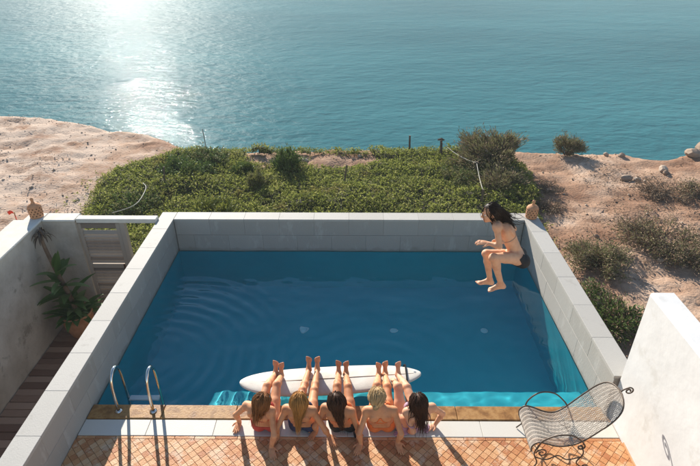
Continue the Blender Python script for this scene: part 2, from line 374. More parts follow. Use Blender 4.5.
def pool_light(x, y, lab):
    t = tag(empty('pool_light', (x, y, FLOOR_Z + 0.002)), lab, 'pool light', 'round fittings in the pool floor')
    r = MB().lathe([(0.068, 0.0), (0.075, 0.006), (0.068, 0.012), (0.052, 0.012), (0.05, 0.004)], 24).build('ring', MATS.get('ring') or material('ring', [(0.62, 0.85, 0.9), (0.66, 0.88, 0.92)], rough=0.4), t, True)
    l = MB().lathe([(0.0001, 0.012), (0.03, 0.011), (0.05, 0.005)], 24).build('lens', MATS.get('lens') or material('lens', [(0.55, 0.85, 0.90), (0.6, 0.88, 0.92)], rough=0.2), t, True)
    for c in (r, l): c.cycles.is_caustics_receiver = True
for x, lab in ((-0.84, 'pale round fitting in the pool floor, closest of three to the ladder side'), (0.70, 'pale round fitting in the pool floor, middle of three'), (2.25, 'pale round fitting in the pool floor, closest of three to the sunlit wall')): pool_light(x, 7.05, lab)

# ---- pool walls: mortar core, cladding tiles inside, coping slabs on top
def pool_wall(name, label, x0, x1, y0, y1, inner, along, step=0.62, zb=-1.6, outer=True):
    """inner: which side faces the pool ('-y','+x','-x'); along: axis of the joints"""
    c = 0.02
    cx0, cx1, cy0, cy1 = x0, x1, y0, y1
    if inner == '-y': cy0 += c
    if inner == '+x': cx1 -= c
    if inner == '-x': cx0 += c
    w = MB().box(cx0, cx1, cy0, cy1, zb, WALL_T - 0.045).build(name, m_core)
    tag(w, label, 'wall')
    a0, a1 = (x0, x1) if along == 'x' else (y0, y1)
    n = max(1, round((a1 - a0) / step)); d = (a1 - a0) / n
    for k in range(n):
        s, e = a0 + k * d + 0.001, a0 + (k + 1) * d - 0.001
        j = 0.0008 * random.uniform(-1, 1)
        ov = 0.008
        if along == 'x': MB().box(s, e, y0 - ov, y1 + 0.004, WALL_T - 0.044, WALL_T + j, 0.0022).build('coping_slab', m_coping, w)
        else:
            xa, xb = (x0 - 0.004, x1 + ov) if inner == '+x' else (x0 - ov, x1 + 0.004)
            MB().box(xa, xb, s, e, WALL_T - 0.044, WALL_T + j, 0.0022).build('coping_slab', m_coping, w)
    rows = [(0.325, WALL_T - 0.047), (-0.06, 0.321)]
    for ri, (z0, z1) in enumerate(rows):
        off = 0.5 * d * (ri % 2)
        edges = sorted(set([a0] + [a0 + off + k * d for k in range(0, n + 1) if a0 < a0 + off + k * d < a1] + [a1]))
        for s, e in zip(edges[:-1], edges[1:]):
            j = random.uniform(0, 0.0016); s += 0.0009; e -= 0.0009
            if inner == '-y': MB().box(s, e, y0 + j, y0 + c - 0.001, z0, z1, 0.002).build('cladding_tile', m_stone, w)
            if inner == '+x': MB().box(x1 - c + 0.001, x1 - j, s, e, z0, z1, 0.002).build('cladding_tile', m_stone, w)
            if inner == '-x': MB().box(x0 + j, x0 + c - 0.001, s, e, z0, z1, 0.002).build('cladding_tile', m_stone, w)
    return w
WT = 0.255
pool_wall('pool_wall', 'grey tiled pool wall along the seaward side below the green ground cover', PX0 + 0.012, PX1 - 0.012, PY1, PY1 + WT, '-y', 'x')
pool_wall('pool_wall', 'long grey pool wall with pale top between pool ladder and sunken wooden passage', PX0 - WT, PX0, 1.2, PY1 + WT, '+x', 'y')
pool_wall('pool_wall', 'sunlit grey pool wall with pale top running from clay lantern to whitewashed wall', PX1, PX1 + WT, 4.504, PY1 + WT, '-x', 'y')

# ---- terrace: deck bed, brown lip, white band, diagonal terracotta tiles
EDGE = PY0                                      # pool side of the lip
LIP0, BAND0 = at(300, 419.7, 0.06).y, at(300, 436.5, DECK_Z).y
deck = struct(MB().box(PX0 + 0.002, 3.6, -1.5, EDGE - 0.012, -0.35, DECK_Z - 0.014).build('terrace', m_grout), 'terracotta tiled terrace')
struct(MB().box(-5.7, PX0 - WT - 0.01, -1.5, 0.9, -1.7, DECK_Z).build('terrace_return', m_grout))
xs = np.linspace(PX0 + 0.004, PX1 + 0.0, 8)
for a, b in zip(xs[:-1], xs[1:]):
    MB().box(a + 0.002, b - 0.002, LIP0 + 0.006, EDGE + 0.018, DECK_Z - 0.05, 0.062 + random.uniform(-.002, .002), 0.008).build('lip_stone', m_lip, deck)
xs = np.linspace(PX0 + 0.004, 3.07, 9)
for a, b in zip(xs[:-1], xs[1:]):
    MB().box(a + 0.0015, b - 0.0015, BAND0, LIP0 - 0.004, DECK_Z - 0.0135, DECK_Z + 0.004 + random.uniform(0, .001), 0.004).build('marble_slab', m_band, deck)
TS = 0.074
def build_tiles():
    strip = BAND0 - 0.045
    n = 0; x = PX0 + 0.006
    while x < 3.05:                              # narrow straight course along the white band
        w = random.uniform(0.2, 0.26); e = min(x + w, 3.07)
        if e - x > 0.03: MB().box(x + 0.002, e - 0.002, strip + 0.004, BAND0 - 0.004, DECK_Z - 0.0135, DECK_Z + random.uniform(-.001, .002), 0.003).build('border_tile', m_tile, deck)
        x = e
    # basket of square tiles laid on the diagonal
    def clip(poly, ymax, xmin, xmax):
        for (ax, lim, sg) in ((1, ymax, -1), (0, xmin, 1), (0, xmax, -1)):
            out = []
            for i in range(len(poly)):
                p, q = poly[i - 1], poly[i]; dp, dq = sg * (p[ax] - lim), sg * (q[ax] - lim)
                if dp >= 0: out.append(p)
                if dp * dq < 0:
                    t = dp / (dp - dq); out.append((p[0] + (q[0] - p[0]) * t, p[1] + (q[1] - p[1]) * t))
            poly = out
            if len(poly) < 3: return None
        return poly
    pieces = []; c45 = math.sqrt(0.5); g = 0.0034
    for i in range(-90, 90):
        for j in range(-90, 90):
            u, v = i * TS, j * TS; cx, cyy = (u - v) * c45, (u + v) * c45 + 2.0
            if not (PX0 - 0.1 < cx < 3.16 and 0.4 < cyy < strip + 0.1): continue
            h = TS / 2 - g / 2; a = random.uniform(-0.03, 0.03); ca, sa = math.cos(R(45) + a), math.sin(R(45) + a)
            poly = [(cx + ca * p - sa * q, cyy + sa * p + ca * q) for p, q in ((-h, -h), (h, -h), (h, h), (-h, h))]
            cl = clip(poly, strip, PX0 + 0.004, 3.072)
            if cl is None: continue
            pieces.append((cyy, cx, poly, cl))
    def prism(mb, poly, z):
        n_ = len(poly); cx = sum(p[0] for p in poly) / n_; cyy = sum(p[1] for p in poly) / n_
        inn = [(cx + (p[0] - cx) * 0.972, cyy + (p[1] - cyy) * 0.972) for p in poly]
        vs_ = [(p[0], p[1], DECK_Z - 0.0138) for p in poly] + [(p[0], p[1], z - 0.003) for p in poly] + [(p[0], p[1], z) for p in inn]
        fs_ = [tuple(range(2 * n_, 3 * n_))]
        for k in range(n_):
            k2 = (k + 1) % n_; fs_ += [(k, k2, n_ + k2, n_ + k), (n_ + k, n_ + k2, 2 * n_ + k2, 2 * n_ + k)]
        mb.add(vs_, fs_)
    vis = sorted([p for p in pieces if 2.86 < p[0] and abs(p[1]) < 3.3], key=lambda p: p[0])[:270]
    vset = set(id(p) for p in vis)
    proto = None; rest = MB()
    for p in pieces:
        z = DECK_Z + random.uniform(-0.0015, 0.002)
        if id(p) in vset:
            if len(p[3]) == 4 and p[2] == p[3] or all(abs(a[0] - b[0]) + abs(a[1] - b[1]) < 1e-9 for a, b in zip(p[2], p[3])) and len(p[3]) == 4:
                if proto is None:
                    b = MB(); h = (TS - g) / 2; prism(b, [(-h, -h), (h, -h), (h, h), (-h, h)], DECK_Z); proto = b.mesh('tile'); proto.materials.append(m_tile)
                o = bpy.data.objects.new('tile', proto); COL.objects.link(o); o.parent = deck
                o.location = (p[1], p[0], z - DECK_Z); o.rotation_euler = (random.uniform(-.006, .006), random.uniform(-.006, .006), R(45) + random.uniform(-.03, .03)); o.scale = (random.uniform(.95, 1.02), random.uniform(.95, 1.02), 1)
            else:
                b = MB(); prism(b, p[3], z); b.build('tile', m_tile, deck)
        else: prism(rest, p[3], z)
    o = rest.build('tiles_beyond', m_tile_s, deck); o['kind'] = 'stuff'
build_tiles()
# ================================================================== passage, garden walls, gate
PASS_Z = -1.36
GX, GY = -5.44, 8.10                          # inner faces of the garden walls
def garden_walls():
    w = tag(MB().box(GX - 0.30, GX, 1.0, GY + 0.25, -1.8, 0.66).build('garden_wall', m_render), 'stained grey rendered garden wall with pale sunlit top along sunken wooden passage', 'wall')
    MB().box(GX - 0.31, GX + 0.012, 1.0, GY + 0.262, 0.661, 0.70, 0.012).build('wall_cap', m_render_top, w)
    MB().box(GX - 0.62, GX - 0.315, 1.0, GY + 0.20, -1.8, 0.585).build('outer_ledge', m_render_top, w)
    w2 = tag(MB().box(GX + 0.004, -4.86, GY, GY + 0.25, -1.8, 0.66).build('garden_wall', m_render), 'short rendered wall between clay lantern and louvred wooden gate', 'wall')
    MB().box(GX + 0.016, -4.85, GY - 0.012, GY + 0.262, 0.661, 0.70, 0.012).build('wall_cap', m_render_top, w2)
garden_walls()
def gate():
    g = tag(empty('garden_gate', (-4.48, GY + 0.08, PASS_Z)), 'weathered louvred wooden gate under pale beam beside the passage', 'gate')
    top = 0.60 - PASS_Z; x0, x1 = -0.355, 0.33
    for xx in (x0, x1): MB().box(xx - 0.035, xx + 0.035, -0.03, 0.03, 0.0, top, 0.004).build('stile', m_gate, g)
    for z in (0.03, top * 0.52, top - 0.10): MB().box(x0 + 0.036, x1 - 0.036, -0.024, 0.024, z, z + 0.09, 0.004).build('rail', m_gate, g)
    sm = MB(); L = (x1 - x0) - 0.074
    sm.box(-L / 2, L / 2, -0.006, 0.006, -0.038, 0.038, 0.002); me = sm.mesh('slat'); me.materials.append(m_gate)
    zs = list(np.arange(0.17, top * 0.52 - 0.03, 0.068)) + list(np.arange(top * 0.52 + 0.14, top - 0.13, 0.068))
    for z in zs:
        o = bpy.data.objects.new('slat', me); COL.objects.link(o); o.parent = g; o.location = ((x0 + x1) / 2, 0, z); o.rotation_euler = (R(-38 + random.uniform(-5, 5)), 0, 0)
    MB().box(x1 - 0.06, x1 - 0.03, -0.05, -0.031, top * 0.5, top * 0.5 + 0.14, 0.003).build('latch', MATS['rust'], g)
    b = tag(MB().box(-4.848, PX0 - WT - 0.006, GY + 0.02, GY + 0.17, 0.625, 0.705, 0.008).build('gate_beam', m_render_top), 'pale beam spanning over the wooden gate to the pool wall', 'beam')
    tag(MB().box(-4.11, -4.02, GY + 0.03, GY + 0.13, PASS_Z - 0.1, 0.622, 0.006).build('gate_post', m_gate), 'weathered wooden post beside the louvred gate', 'post')
material('rust', [(0.10, 0.05, 0.03), (0.16, 0.08, 0.045)], rough=0.7, scale=30, metallic=0.4)
gate()
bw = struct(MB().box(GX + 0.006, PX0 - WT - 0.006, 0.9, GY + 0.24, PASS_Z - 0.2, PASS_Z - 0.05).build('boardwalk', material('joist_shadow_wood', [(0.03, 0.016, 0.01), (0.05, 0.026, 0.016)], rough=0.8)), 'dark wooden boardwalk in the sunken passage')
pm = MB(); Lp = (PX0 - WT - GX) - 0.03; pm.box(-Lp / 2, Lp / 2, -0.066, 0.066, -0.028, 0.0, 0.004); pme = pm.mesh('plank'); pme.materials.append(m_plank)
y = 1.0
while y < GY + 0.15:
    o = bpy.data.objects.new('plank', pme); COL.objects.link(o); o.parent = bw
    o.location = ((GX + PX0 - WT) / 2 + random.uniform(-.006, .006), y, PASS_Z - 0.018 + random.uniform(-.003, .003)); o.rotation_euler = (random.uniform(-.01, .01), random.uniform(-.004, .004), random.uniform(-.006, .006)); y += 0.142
# whitewashed parapet at the terrace side
WX = 3.08
pw = MB(); pw.box(WX, WX + 0.27, -0.8, 4.50, -1.4, 1.865, 0.03)
pwo = tag(pw.build('parapet_wall', m_white), 'tall smooth whitewashed wall behind the wire lounge chair', 'wall')
MB().box(WX - 0.012, WX - 0.0005, -0.8, 4.05, DECK_Z + 0.0, DECK_Z + 0.03, 0.003).build('skirting', material('orange_skirting', [(0.48, 0.24, 0.10), (0.60, 0.36, 0.2)], rough=0.7, scale=10), pwo)
# house edge below the camera is out of the photograph

# ---- pierced clay lanterns on the wall corners
m_clay = material('pierced_clay', [(0.42, 0.19, 0.09), (0.55, 0.28, 0.15)], rough=0.85, scale=14, bump=0.3)
m_hole = material('hole_shade_clay', [(0.06, 0.03, 0.018), (0.09, 0.045, 0.025)], rough=0.95)  # flat dark diamonds paint the shade inside the piercings
def lantern(x, y, z, label, sc=1.0, rz=0.0):
    t = tag(empty('clay_lantern', (x, y, z), rz), label, 'lantern'); t.scale = (sc,) * 3
    b = MB().lathe([(0.0001, 0.0), (0.098, 0.0), (0.105, 0.012), (0.103, 0.05), (0.108, 0.12), (0.106, 0.19), (0.094, 0.215), (0.062, 0.24), (0.035, 0.252)], 28).build('body', m_clay, t, True)
    MB().lathe([(0.035, 0.252), (0.024, 0.27), (0.021, 0.295), (0.028, 0.315), (0.024, 0.338), (0.0001, 0.352)], 16).build('knob', m_clay, t, True)
    h = MB()
    for r_ in range(4):
        for k in range(12):
            a = 2 * math.pi * (k + 0.5 * (r_ % 2)) / 12; zz = 0.05 + r_ * 0.042; rr = 0.1075
            c = Vector((rr * math.cos(a), rr * math.sin(a), zz)); n = Vector((math.cos(a), math.sin(a), 0)); s = Vector((-math.sin(a), math.cos(a), 0)); u = Vector((0, 0, 1))
            h.add([c + n * .0015 + s * .013, c + n * .0015 + u * .015, c + n * .0015 - s * .013, c + n * .0015 - u * .015], [(0, 1, 2, 3)])
    h.build('pierced_hole', m_hole, b)['kind'] = 'stuff'
lantern(GX - 0.12, GY + 0.12, 0.701, 'pierced clay lantern on the corner of the garden wall', 1.05)
lantern(PX1 + 0.13, PY1 + 0.10, WALL_T + 0.002, 'pierced clay lantern on the corner of the pool wall', 0.98, 0.4)

# ---- red ribbon caught on a cane behind the garden wall
def ribbon():
    p = at(8, 219, 0.45); t = tag(empty('ribbon_cane', (p.x, p.y + 0.15, -0.9)), 'red ribbon tied to a thin cane behind the garden wall', 'ribbon')
    MB().tube([(0, 0, 0), (0.02, 0, 0.7), (0.05, 0.0, 1.42)], 0.011, 6).build('cane', material('cane_wood', [(0.3, 0.2, 0.11), (0.4, 0.29, 0.17)], rough=0.8), t)
    v = []; f = []
    for k in range(9):
        s = k / 8; x = -0.06 + 0.26 * s; z = 1.40 - 0.28 * s * s + 0.02 * math.sin(s * 9); yy = -0.03 + 0.05 * math.sin(s * 7)
        w = 0.035 * (1 - 0.4 * s); v += [(x, yy, z + w), (x + 0.012, yy + 0.01, z - w)]
    f = [(2 * k, 2 * k + 1, 2 * k + 3, 2 * k + 2) for k in range(8)]
    o = MB().add(v, f).build('ribbon', material('red_cloth', [(0.62, 0.035, 0.02), (0.72, 0.06, 0.03)], rough=0.6), t, True)
    md = o.modifiers.new('thick', 'SOLIDIFY'); md.thickness = 0.003
ribbon()

# ---- pool ladder
def ladder():
    xa, xb = at(116, 417, 0.06).x, at(151, 417, 0.06).x
    Y0 = 4.475; t = tag(empty('pool_ladder', ((xa + xb) / 2, Y0, 0.064)), 'polished steel pool ladder with two looped handrails on the brown lip', 'ladder')
    w = (xb - xa) / 2
    for s in (-1, 1):
        pts = spline([(s * w, 0, 0), (s * w, 0.005, 0.30), (s * w, 0.035, 0.46), (s * w, 0.115, 0.545), (s * w, 0.20, 0.53), (s * w, 0.255, 0.44), (s * w, 0.275, 0.28), (s * w, 0.28, -0.05), (s * w, 0.28, -1.0)], 7)
        r = MB().tube(pts, 0.0185, 14).build('handrail', m_steel, t, True)
        MB().lathe([(0.0001, 0.0), (0.045, 0.0), (0.043, 0.008), (0.026, 0.018), (0.022, 0.022)], 20, s * w, 0).build('flange', m_steel, r, True)
    for z in (-0.10, -0.36, -0.62, -0.88):
        MB().box(-w + 0.018, w - 0.018, 0.235, 0.315, z, z + 0.028, 0.006).build('step', MATS.get('step_plastic') or material('step_plastic', [(0.62, 0.64, 0.66), (0.68, 0.7, 0.71)], rough=0.4), t)
ladder()

# ---- surfboard afloat along the bench
def surfboard():
    a, b = at(240, 381, 0.07), at(421, 370.5, 0.07)
    c = (a + b) / 2; L = (b - a).length; ang = math.atan2(b.y - a.y, b.x - a.x)
    t = tag(empty('surfboard', (c.x, c.y - 0.035, 0.0), ang), 'worn white longboard floating under the bathers\' feet', 'surfboard')
    n = 48; ring = 20; V = []; F = []
    for i in range(n + 1):
        s = -math.cos(math.pi * i / n); x = s * L / 2
        if s < 0: wdt = 0.245 * (1 - abs(s) ** 3.2) ** 0.56       # rounded nose
        else: wdt = 0.245 * (1 - 0.30 * s ** 2.0) * (1 - s ** 6) ** 0.5 * (1 - 0.22 * s ** 4)
        wdt = max(wdt, 0.004); th = 0.078 * (1 - 0.55 * abs(s) ** 3) ; th = min(th, wdt * 1.2)
        rock = 0.018 + 0.055 * max(0, -s) ** 3 + 0.03 * max(0, s) ** 3
        for k in range(ring):
            q = 2 * math.pi * k / ring; cx, sx = math.cos(q), math.sin(q)
            yy = wdt * math.copysign(abs(cx) ** 0.75, cx); zz = th * 0.5 * math.copysign(abs(sx) ** 0.8, sx)
            V.append((x, yy, zz + rock))
    for i in range(n):
        for k in range(ring): F.append((i * ring + k, i * ring + (k + 1) % ring, (i + 1) * ring + (k + 1) % ring, (i + 1) * ring + k))
    mb = MB().add(V, F); mb.f.append(tuple(range(ring))); mb.f.append(tuple(n * ring + k for k in range(ring)))
    m = material('waxed_white_foam', [(0.52, 0.48, 0.41), (0.62, 0.58, 0.51), (0.67, 0.64, 0.57)], rough=0.35, scale=4, bump=0.12, bump_scale=60, spots=((0.46, 0.42, 0.36), 11, 0.62, 0.5), rough_var=0.12)
    mb.build('board', m, t, True)
    dk = material('grey_pinline', [(0.22, 0.23, 0.24), (0.28, 0.29, 0.3)], rough=0.5)
    MB().tube([(-L / 2 + 0.06, 0, 0.075), (-L / 4, 0, 0.0605), (L / 4, 0, 0.0595), (L / 2 - 0.1, 0, 0.062)], 0.0035, 6).build('stringer', material('wood_stringer', [(0.35, 0.24, 0.13), (0.42, 0.3, 0.18)], rough=0.5), t)
    lx = L / 2 - 0.20
    pts = [(lx + 0.012 * math.sin(q * 2), 0.175 * math.copysign(abs(math.cos(q)) ** .6, math.cos(q)), 0.034 + 0.046 * math.copysign(abs(math.sin(q)) ** .6, math.sin(q))) for q in np.linspace(0, 2 * math.pi, 25)[:-1]]
    MB().tube(pts, 0.011, 8, closed=True).build('leash', material('black_rubber', [(0.012, 0.012, 0.013), (0.018, 0.018, 0.019)], rough=0.85, spec=0.1), t, True)
    MB().lathe([(0.0001, 0.066), (0.016, 0.066), (0.018, 0.06)], 14, L / 2 - 0.08, 0.02).build('leash_plug', dk, t)
    for y_, w_ in ((0, 0.11), (0.11, 0.06), (-0.11, 0.06)):
        MB().box(L / 2 - 0.42, L / 2 - 0.42 + w_, y_ - 0.004, y_ + 0.004, -0.02 - w_, -0.008, 0.002).build('fin', dk, t)
    return t
board = surfboard()
# ================================================================== vegetation and stones
m_ice = material('succulent_leaf', [(0.11, 0.135, 0.026), (0.19, 0.22, 0.045), (0.27, 0.29, 0.07), (0.38, 0.35, 0.14)], rough=0.65, spec=0.2, scale=0.9, rand='island', contrast=(0.05, 0.95), translucent=0.45, spots=((0.20, 0.145, 0.06), 1.1, 0.56, 0.6))
m_ice_base = material('dark_underlayer', [(0.030, 0.028, 0.014), (0.055, 0.048, 0.024)], rough=0.95, scale=8, bump=0.6)
m_olive = material('grey_green_leaf', [(0.13, 0.125, 0.05), (0.19, 0.18, 0.08), (0.27, 0.245, 0.13)], rough=0.75, spec=0.15, scale=4, rand='island', contrast=(0, 1), translucent=0.25)
m_lime = material('yellow_green_leaf', [(0.12, 0.15, 0.025), (0.18, 0.20, 0.04), (0.25, 0.25, 0.06)], rough=0.55, scale=4, rand='island', contrast=(0, 1), translucent=0.25)
m_dry = material('dry_twig_leaf', [(0.16, 0.10, 0.06), (0.25, 0.17, 0.105), (0.34, 0.25, 0.165)], rough=0.8, scale=4, rand='island', contrast=(0, 1), translucent=0.1)
m_twig = material('twig', [(0.09, 0.06, 0.04), (0.15, 0.105, 0.07)], rough=0.85, scale=10)
m_green = material('mid_green_leaf', [(0.065, 0.105, 0.024), (0.10, 0.15, 0.038), (0.15, 0.20, 0.06)], rough=0.65, spec=0.2, scale=4, rand='island', contrast=(0, 1), translucent=0.2)

def leaf_mesh(C, D, U, ln, wd, fold=0.25):
    """C centres, D pointing directions, U approximate normals: bent four-point leaves (two quads each side folded)"""
    D = D / np.linalg.norm(D, axis=1, keepdims=True); S = np.cross(D, U); S /= np.linalg.norm(S, axis=1, keepdims=True) + 1e-9; Nn = np.cross(S, D)
    ln = ln[:, None]; wd = wd[:, None]
    a = C; b = C + D * ln * 0.5 + S * wd * 0.5 + Nn * wd * fold; c = C + D * ln - Nn * ln * 0.12; d = C + D * ln * 0.5 - S * wd * 0.5 + Nn * wd * fold
    n = len(C); V = np.stack([a, b, c, d], 1).reshape(-1, 3); i = np.arange(n)[:, None] * 4
    F = np.concatenate([i + np.array([[0, 1, 2]]), i + np.array([[0, 2, 3]])], 1).reshape(-1, 3)
    return V, F
def rand_dirs(n, zmin=-0.2, zmax=1.0):
    z = rng.uniform(zmin, zmax, n); a = rng.uniform(0, 2 * math.pi, n); r = np.sqrt(np.maximum(0, 1 - z * z))
    return np.stack([r * np.cos(a), r * np.sin(a), z], 1)
def in_poly(x, y, P):
    x = np.asarray(x); y = np.asarray(y); ins = np.zeros(x.shape, bool); n = len(P)
    for i in range(n):
        (x0, y0), (x1, y1) = P[i - 1], P[i]
        c = ((y0 > y) != (y1 > y)) & (x < (x1 - x0) * (y - y0) / (y1 - y0 + 1e-12) + x0); ins ^= c
    return ins
def px_poly(pts, z): return [(lambda p: (p.x, p.y))(at(a, b, z)) for a, b in pts]

# ---- succulent ground cover between the pool and the rim
GC = px_poly([(86, 236), (90, 205), (97, 186), (128, 170), (165, 160), (180, 152), (197, 147), (250, 147.5), (330, 149), (400, 149), (440, 149), (500, 152), (533, 176), (536, 215), (540, 250), (300, 270), (90, 270)], -0.9)
BARE = px_poly([(246, 151.5), (300, 150.5), (376, 151), (396, 163), (350, 169), (290, 168), (250, 161)], -0.9)
BARE2 = px_poly([(150, 178), (215, 170), (250, 172), (215, 178), (160, 184)], -0.9)
def mound(x, y):
    m = 0.08 + 0.34 * fbm(np.asarray(x) * 0.7, np.asarray(y) * 0.9, 61, 3) ** 1.5
    return m
def ground_cover():
    xs = np.arange(-9.5, 5.2, 0.1); ys = np.arange(8.5, 17.2, 0.1); X, Y = np.meshgrid(xs, ys)
    jx = X + 0.35 * (fbm(X * 1.4, Y * 1.4, 71, 2) - 0.5) * 2; jy = Y + 0.35 * (fbm(X * 1.4, Y * 1.4, 77, 2) - 0.5) * 2
    ins = in_poly(jx, jy, GC) & ~in_poly(jx, jy, BARE) & ~(in_poly(jx, jy, BARE2) & (fbm(X * 2, Y * 2, 5, 2) > 0.45)) & (Y < rim_y(X) - 0.35) & ~((X > -3.6) & (X < 3.4) & (Y < 8.56)) & ~((X < -3.3) & (X > -6.0) & (Y < 8.52))
    Z = ground_base(X, Y) + mound(X, Y)
    # dark base sheet, hides the sand between the leaves
    ny, nx = X.shape; idx = np.arange(nx * ny).reshape(ny, nx)
    cell = ins[:-1, :-1] & ins[1:, :-1] & ins[:-1, 1:] & ins[1:, 1:]
    # slope the border down to the soil
    ed = ins.astype(float)
    for _ in range(3):
        p = np.pad(ed, 1, mode='edge'); ed = np.minimum(ed, (p[:-2, 1:-1] + p[2:, 1:-1] + p[1:-1, :-2] + p[1:-1, 2:] + ed) / 5)
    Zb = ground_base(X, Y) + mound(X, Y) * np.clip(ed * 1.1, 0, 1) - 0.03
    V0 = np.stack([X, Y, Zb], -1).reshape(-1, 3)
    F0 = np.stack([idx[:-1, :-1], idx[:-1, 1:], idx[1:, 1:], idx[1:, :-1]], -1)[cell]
    # rosettes of leaves
    yy, xx = np.nonzero(ins); n = 22000
    k = rng.integers(0, len(yy), n); cx = xs[xx[k]] + rng.uniform(-.06, .06, n); cyy = ys[yy[k]] + rng.uniform(-.06, .06, n)
    e = np.clip(ed[yy[k], xx[k]] * 1.1, 0.15, 1)
    cz = ground_base(cx, cyy) + mound(cx, cyy) * e + rng.uniform(-.05, .07, n)
    per = 6; # stray sprigs spilling over the sandy edge
    ns = 900; a = rng.uniform(0, 1, ns); ex, ey = [], []
    for q in a:
        i = int(q * (len(GC) - 1)) + 1; f = rng.uniform(); px_, py_ = GC[i - 1], GC[i]
        ex.append(px_[0] + (py_[0] - px_[0]) * f + rng.normal(0, .35)); ey.append(px_[1] + (py_[1] - px_[1]) * f + rng.normal(0, .35))
    ex, ey = np.array(ex), np.array(ey); kk = (ey < rim_y(ex) - .3) & (ey > 8.6) & (ex < 4.6); ex, ey = ex[kk], ey[kk]
    cx = np.concatenate([cx, ex]); cyy = np.concatenate([cyy, ey]); cz = np.concatenate([cz, ground_base(ex, ey) + rng.uniform(0, .06, len(ex))]); n = len(cx)
    C = np.repeat(np.stack([cx, cyy, cz], 1), per, 0); D = rand_dirs(n * per, -0.1, 0.95)
    C = C + rng.normal(0, .025, C.shape)
    ln = rng.uniform(.04, .085, n * per); U = rand_dirs(n * per, 0.3, 1)
    V, F = leaf_mesh(C, D, U, ln, ln * rng.uniform(.32, .5, n * per), 0.3)
    me_o = from_np('ground_cover', V, F, m_ice); me_o['kind'] = 'stuff'
    tag(me_o, 'dense low green succulent ground cover behind the pool wall', 'ground cover')
    o = from_np('dark_underlayer', V0, F0, m_ice_base, smooth=True); o['kind'] = 'stuff'; tag(o, 'dark base sheet under the green succulent ground cover', 'undergrowth')
ground_cover()

# ---- shrubs
def shrub(name, label, x, y, rad, h, nleaf, leaf, mats, ll=(0.04, 0.09), lw=0.3, stems=16, upright=0.5, group=None, seed=0, z=None, cat='bush', ragged=0.35):
    g = np.random.default_rng(seed); z0 = float(ground_base(x, y)) - 0.03 if z is None else z
    t = tag(empty(name, (x, y, z0)), label, cat, group)
    st = MB(); tips = []
    for k in range(stems):
        a = g.uniform(0, 2 * math.pi); q = math.sqrt(g.uniform(0.03, 1)); out = rad * q
        hh = h * (1 - 0.55 * q * q) * g.uniform(1 - ragged, 1.12)
        p0 = Vector((math.cos(a) * rad * 0.12 * q, math.sin(a) * rad * 0.12 * q, 0)); p3 = Vector((math.cos(a) * out, math.sin(a) * out, hh))
        p1 = p0.lerp(p3, 0.35) + Vector((g.normal(0, .04), g.normal(0, .04), h * 0.12 * upright)) * rad; p2 = p0.lerp(p3, 0.7) + Vector((g.normal(0, .06), g.normal(0, .06), 0.06)) * rad
        P = spline([p0, p1, p2, p3], 4); r0 = 0.012 * (0.6 + rad)
        st.tube(P, [r0 * (1 - 0.85 * i / (len(P) - 1)) for i in range(len(P))], 5, caps=False)
        tips.append(P)
        for s in range(3):
            i = g.integers(3, len(P) - 2); b0 = P[i]; d = (P[i + 1] - P[i]).normalized() + Vector((g.normal(0, .6), g.normal(0, .6), g.normal(0.2, .3)))
            b1 = b0 + d.normalized() * rad * g.uniform(.2, .42); b1.z = max(b1.z, 0.02)
            Q = [b0, b0.lerp(b1, .5) + Vector((0, 0, .02)), b1]; st.tube(Q, [r0 * .4, r0 * .3, r0 * .12], 4, caps=False); tips.append(Q)
    st.build('branches', m_twig, t)
    # leaves gathered round the branches in tufts
    L = [np.array([tuple(v) for v in P]) for P in tips]; wts = np.array([len(P) for P in L], float); wts /= wts.sum()
    pick = g.choice(len(L), nleaf, p=wts); u = g.uniform(0.25, 1.0, nleaf) ** 0.7; C = np.zeros((nleaf, 3)); D = np.zeros((nleaf, 3))
    for j in range(len(L)):
        s = np.nonzero(pick == j)[0]
        if len(s) == 0: continue
        f = u[s] * (len(L[j]) - 1); i = np.minimum(f.astype(int), len(L[j]) - 2); fr = (f - i)[:, None]
        C[s] = L[j][i] * (1 - fr) + L[j][i + 1] * fr; D[s] = L[j][i + 1] - L[j][i]
    D = D / (np.linalg.norm(D, axis=1, keepdims=True) + 1e-9)
    C += g.normal(0, 0.035 + 0.03 * rad, C.shape); C[:, 2] = np.abs(C[:, 2]) + 0.01
    rd = g.normal(0, 1, (nleaf, 3)); rd /= np.linalg.norm(rd, axis=1, keepdims=True)
    D = D * (0.5 + upright) + rd * 0.9 + np.array([0, 0, 0.25 * upright]); U = g.normal(0, 1, (nleaf, 3))
    ln = g.uniform(ll[0], ll[1], nleaf)
    V, F = leaf_mesh(C, D, U, ln, ln * lw, 0.2)
    if len(mats) == 1: from_np('foliage', V, F, mats[0], t)
    else:
        o = from_np('foliage', V, F, mats[0], t); o.data.materials.append(mats[1])
        mi = np.repeat((g.uniform(0, 1, nleaf) < 0.35).astype(np.int32), 2); o.data.polygons.foreach_set('material_index', mi)
    return t
def sp(px, py, z=-0.95): p = at(px, py, z); return p.x, p.y
S = shrub
S('broad_bush', 'large feathery olive green bush on the cliff rim beside bare sand', *sp(492, 168), 1.15, 0.95, 12000, .07, [m_olive, m_dry], (.07, .15), .2, 46, 1.3, seed=1)
S('broad_bush', 'loose olive green bush behind the jumping bather beside bare sand', *sp(503, 192), .85, .55, 6500, .06, [m_olive, m_dry], (.06, .12), .22, 32, 1.0, seed=2)
S('broad_bush', 'low green bush between rope posts and the feathery bush', *sp(462, 182), 0.75, .50, 5000, .06, [m_olive, m_green], (.05, .10), .25, 26, .7, seed=3)
S('rim_bush', 'small round bush alone on the sandy cliff rim', *sp(566, 154), 0.50, .50, 3600, .05, [m_olive, m_dry], (.06, .11), .22, 24, 1.1, seed=4)
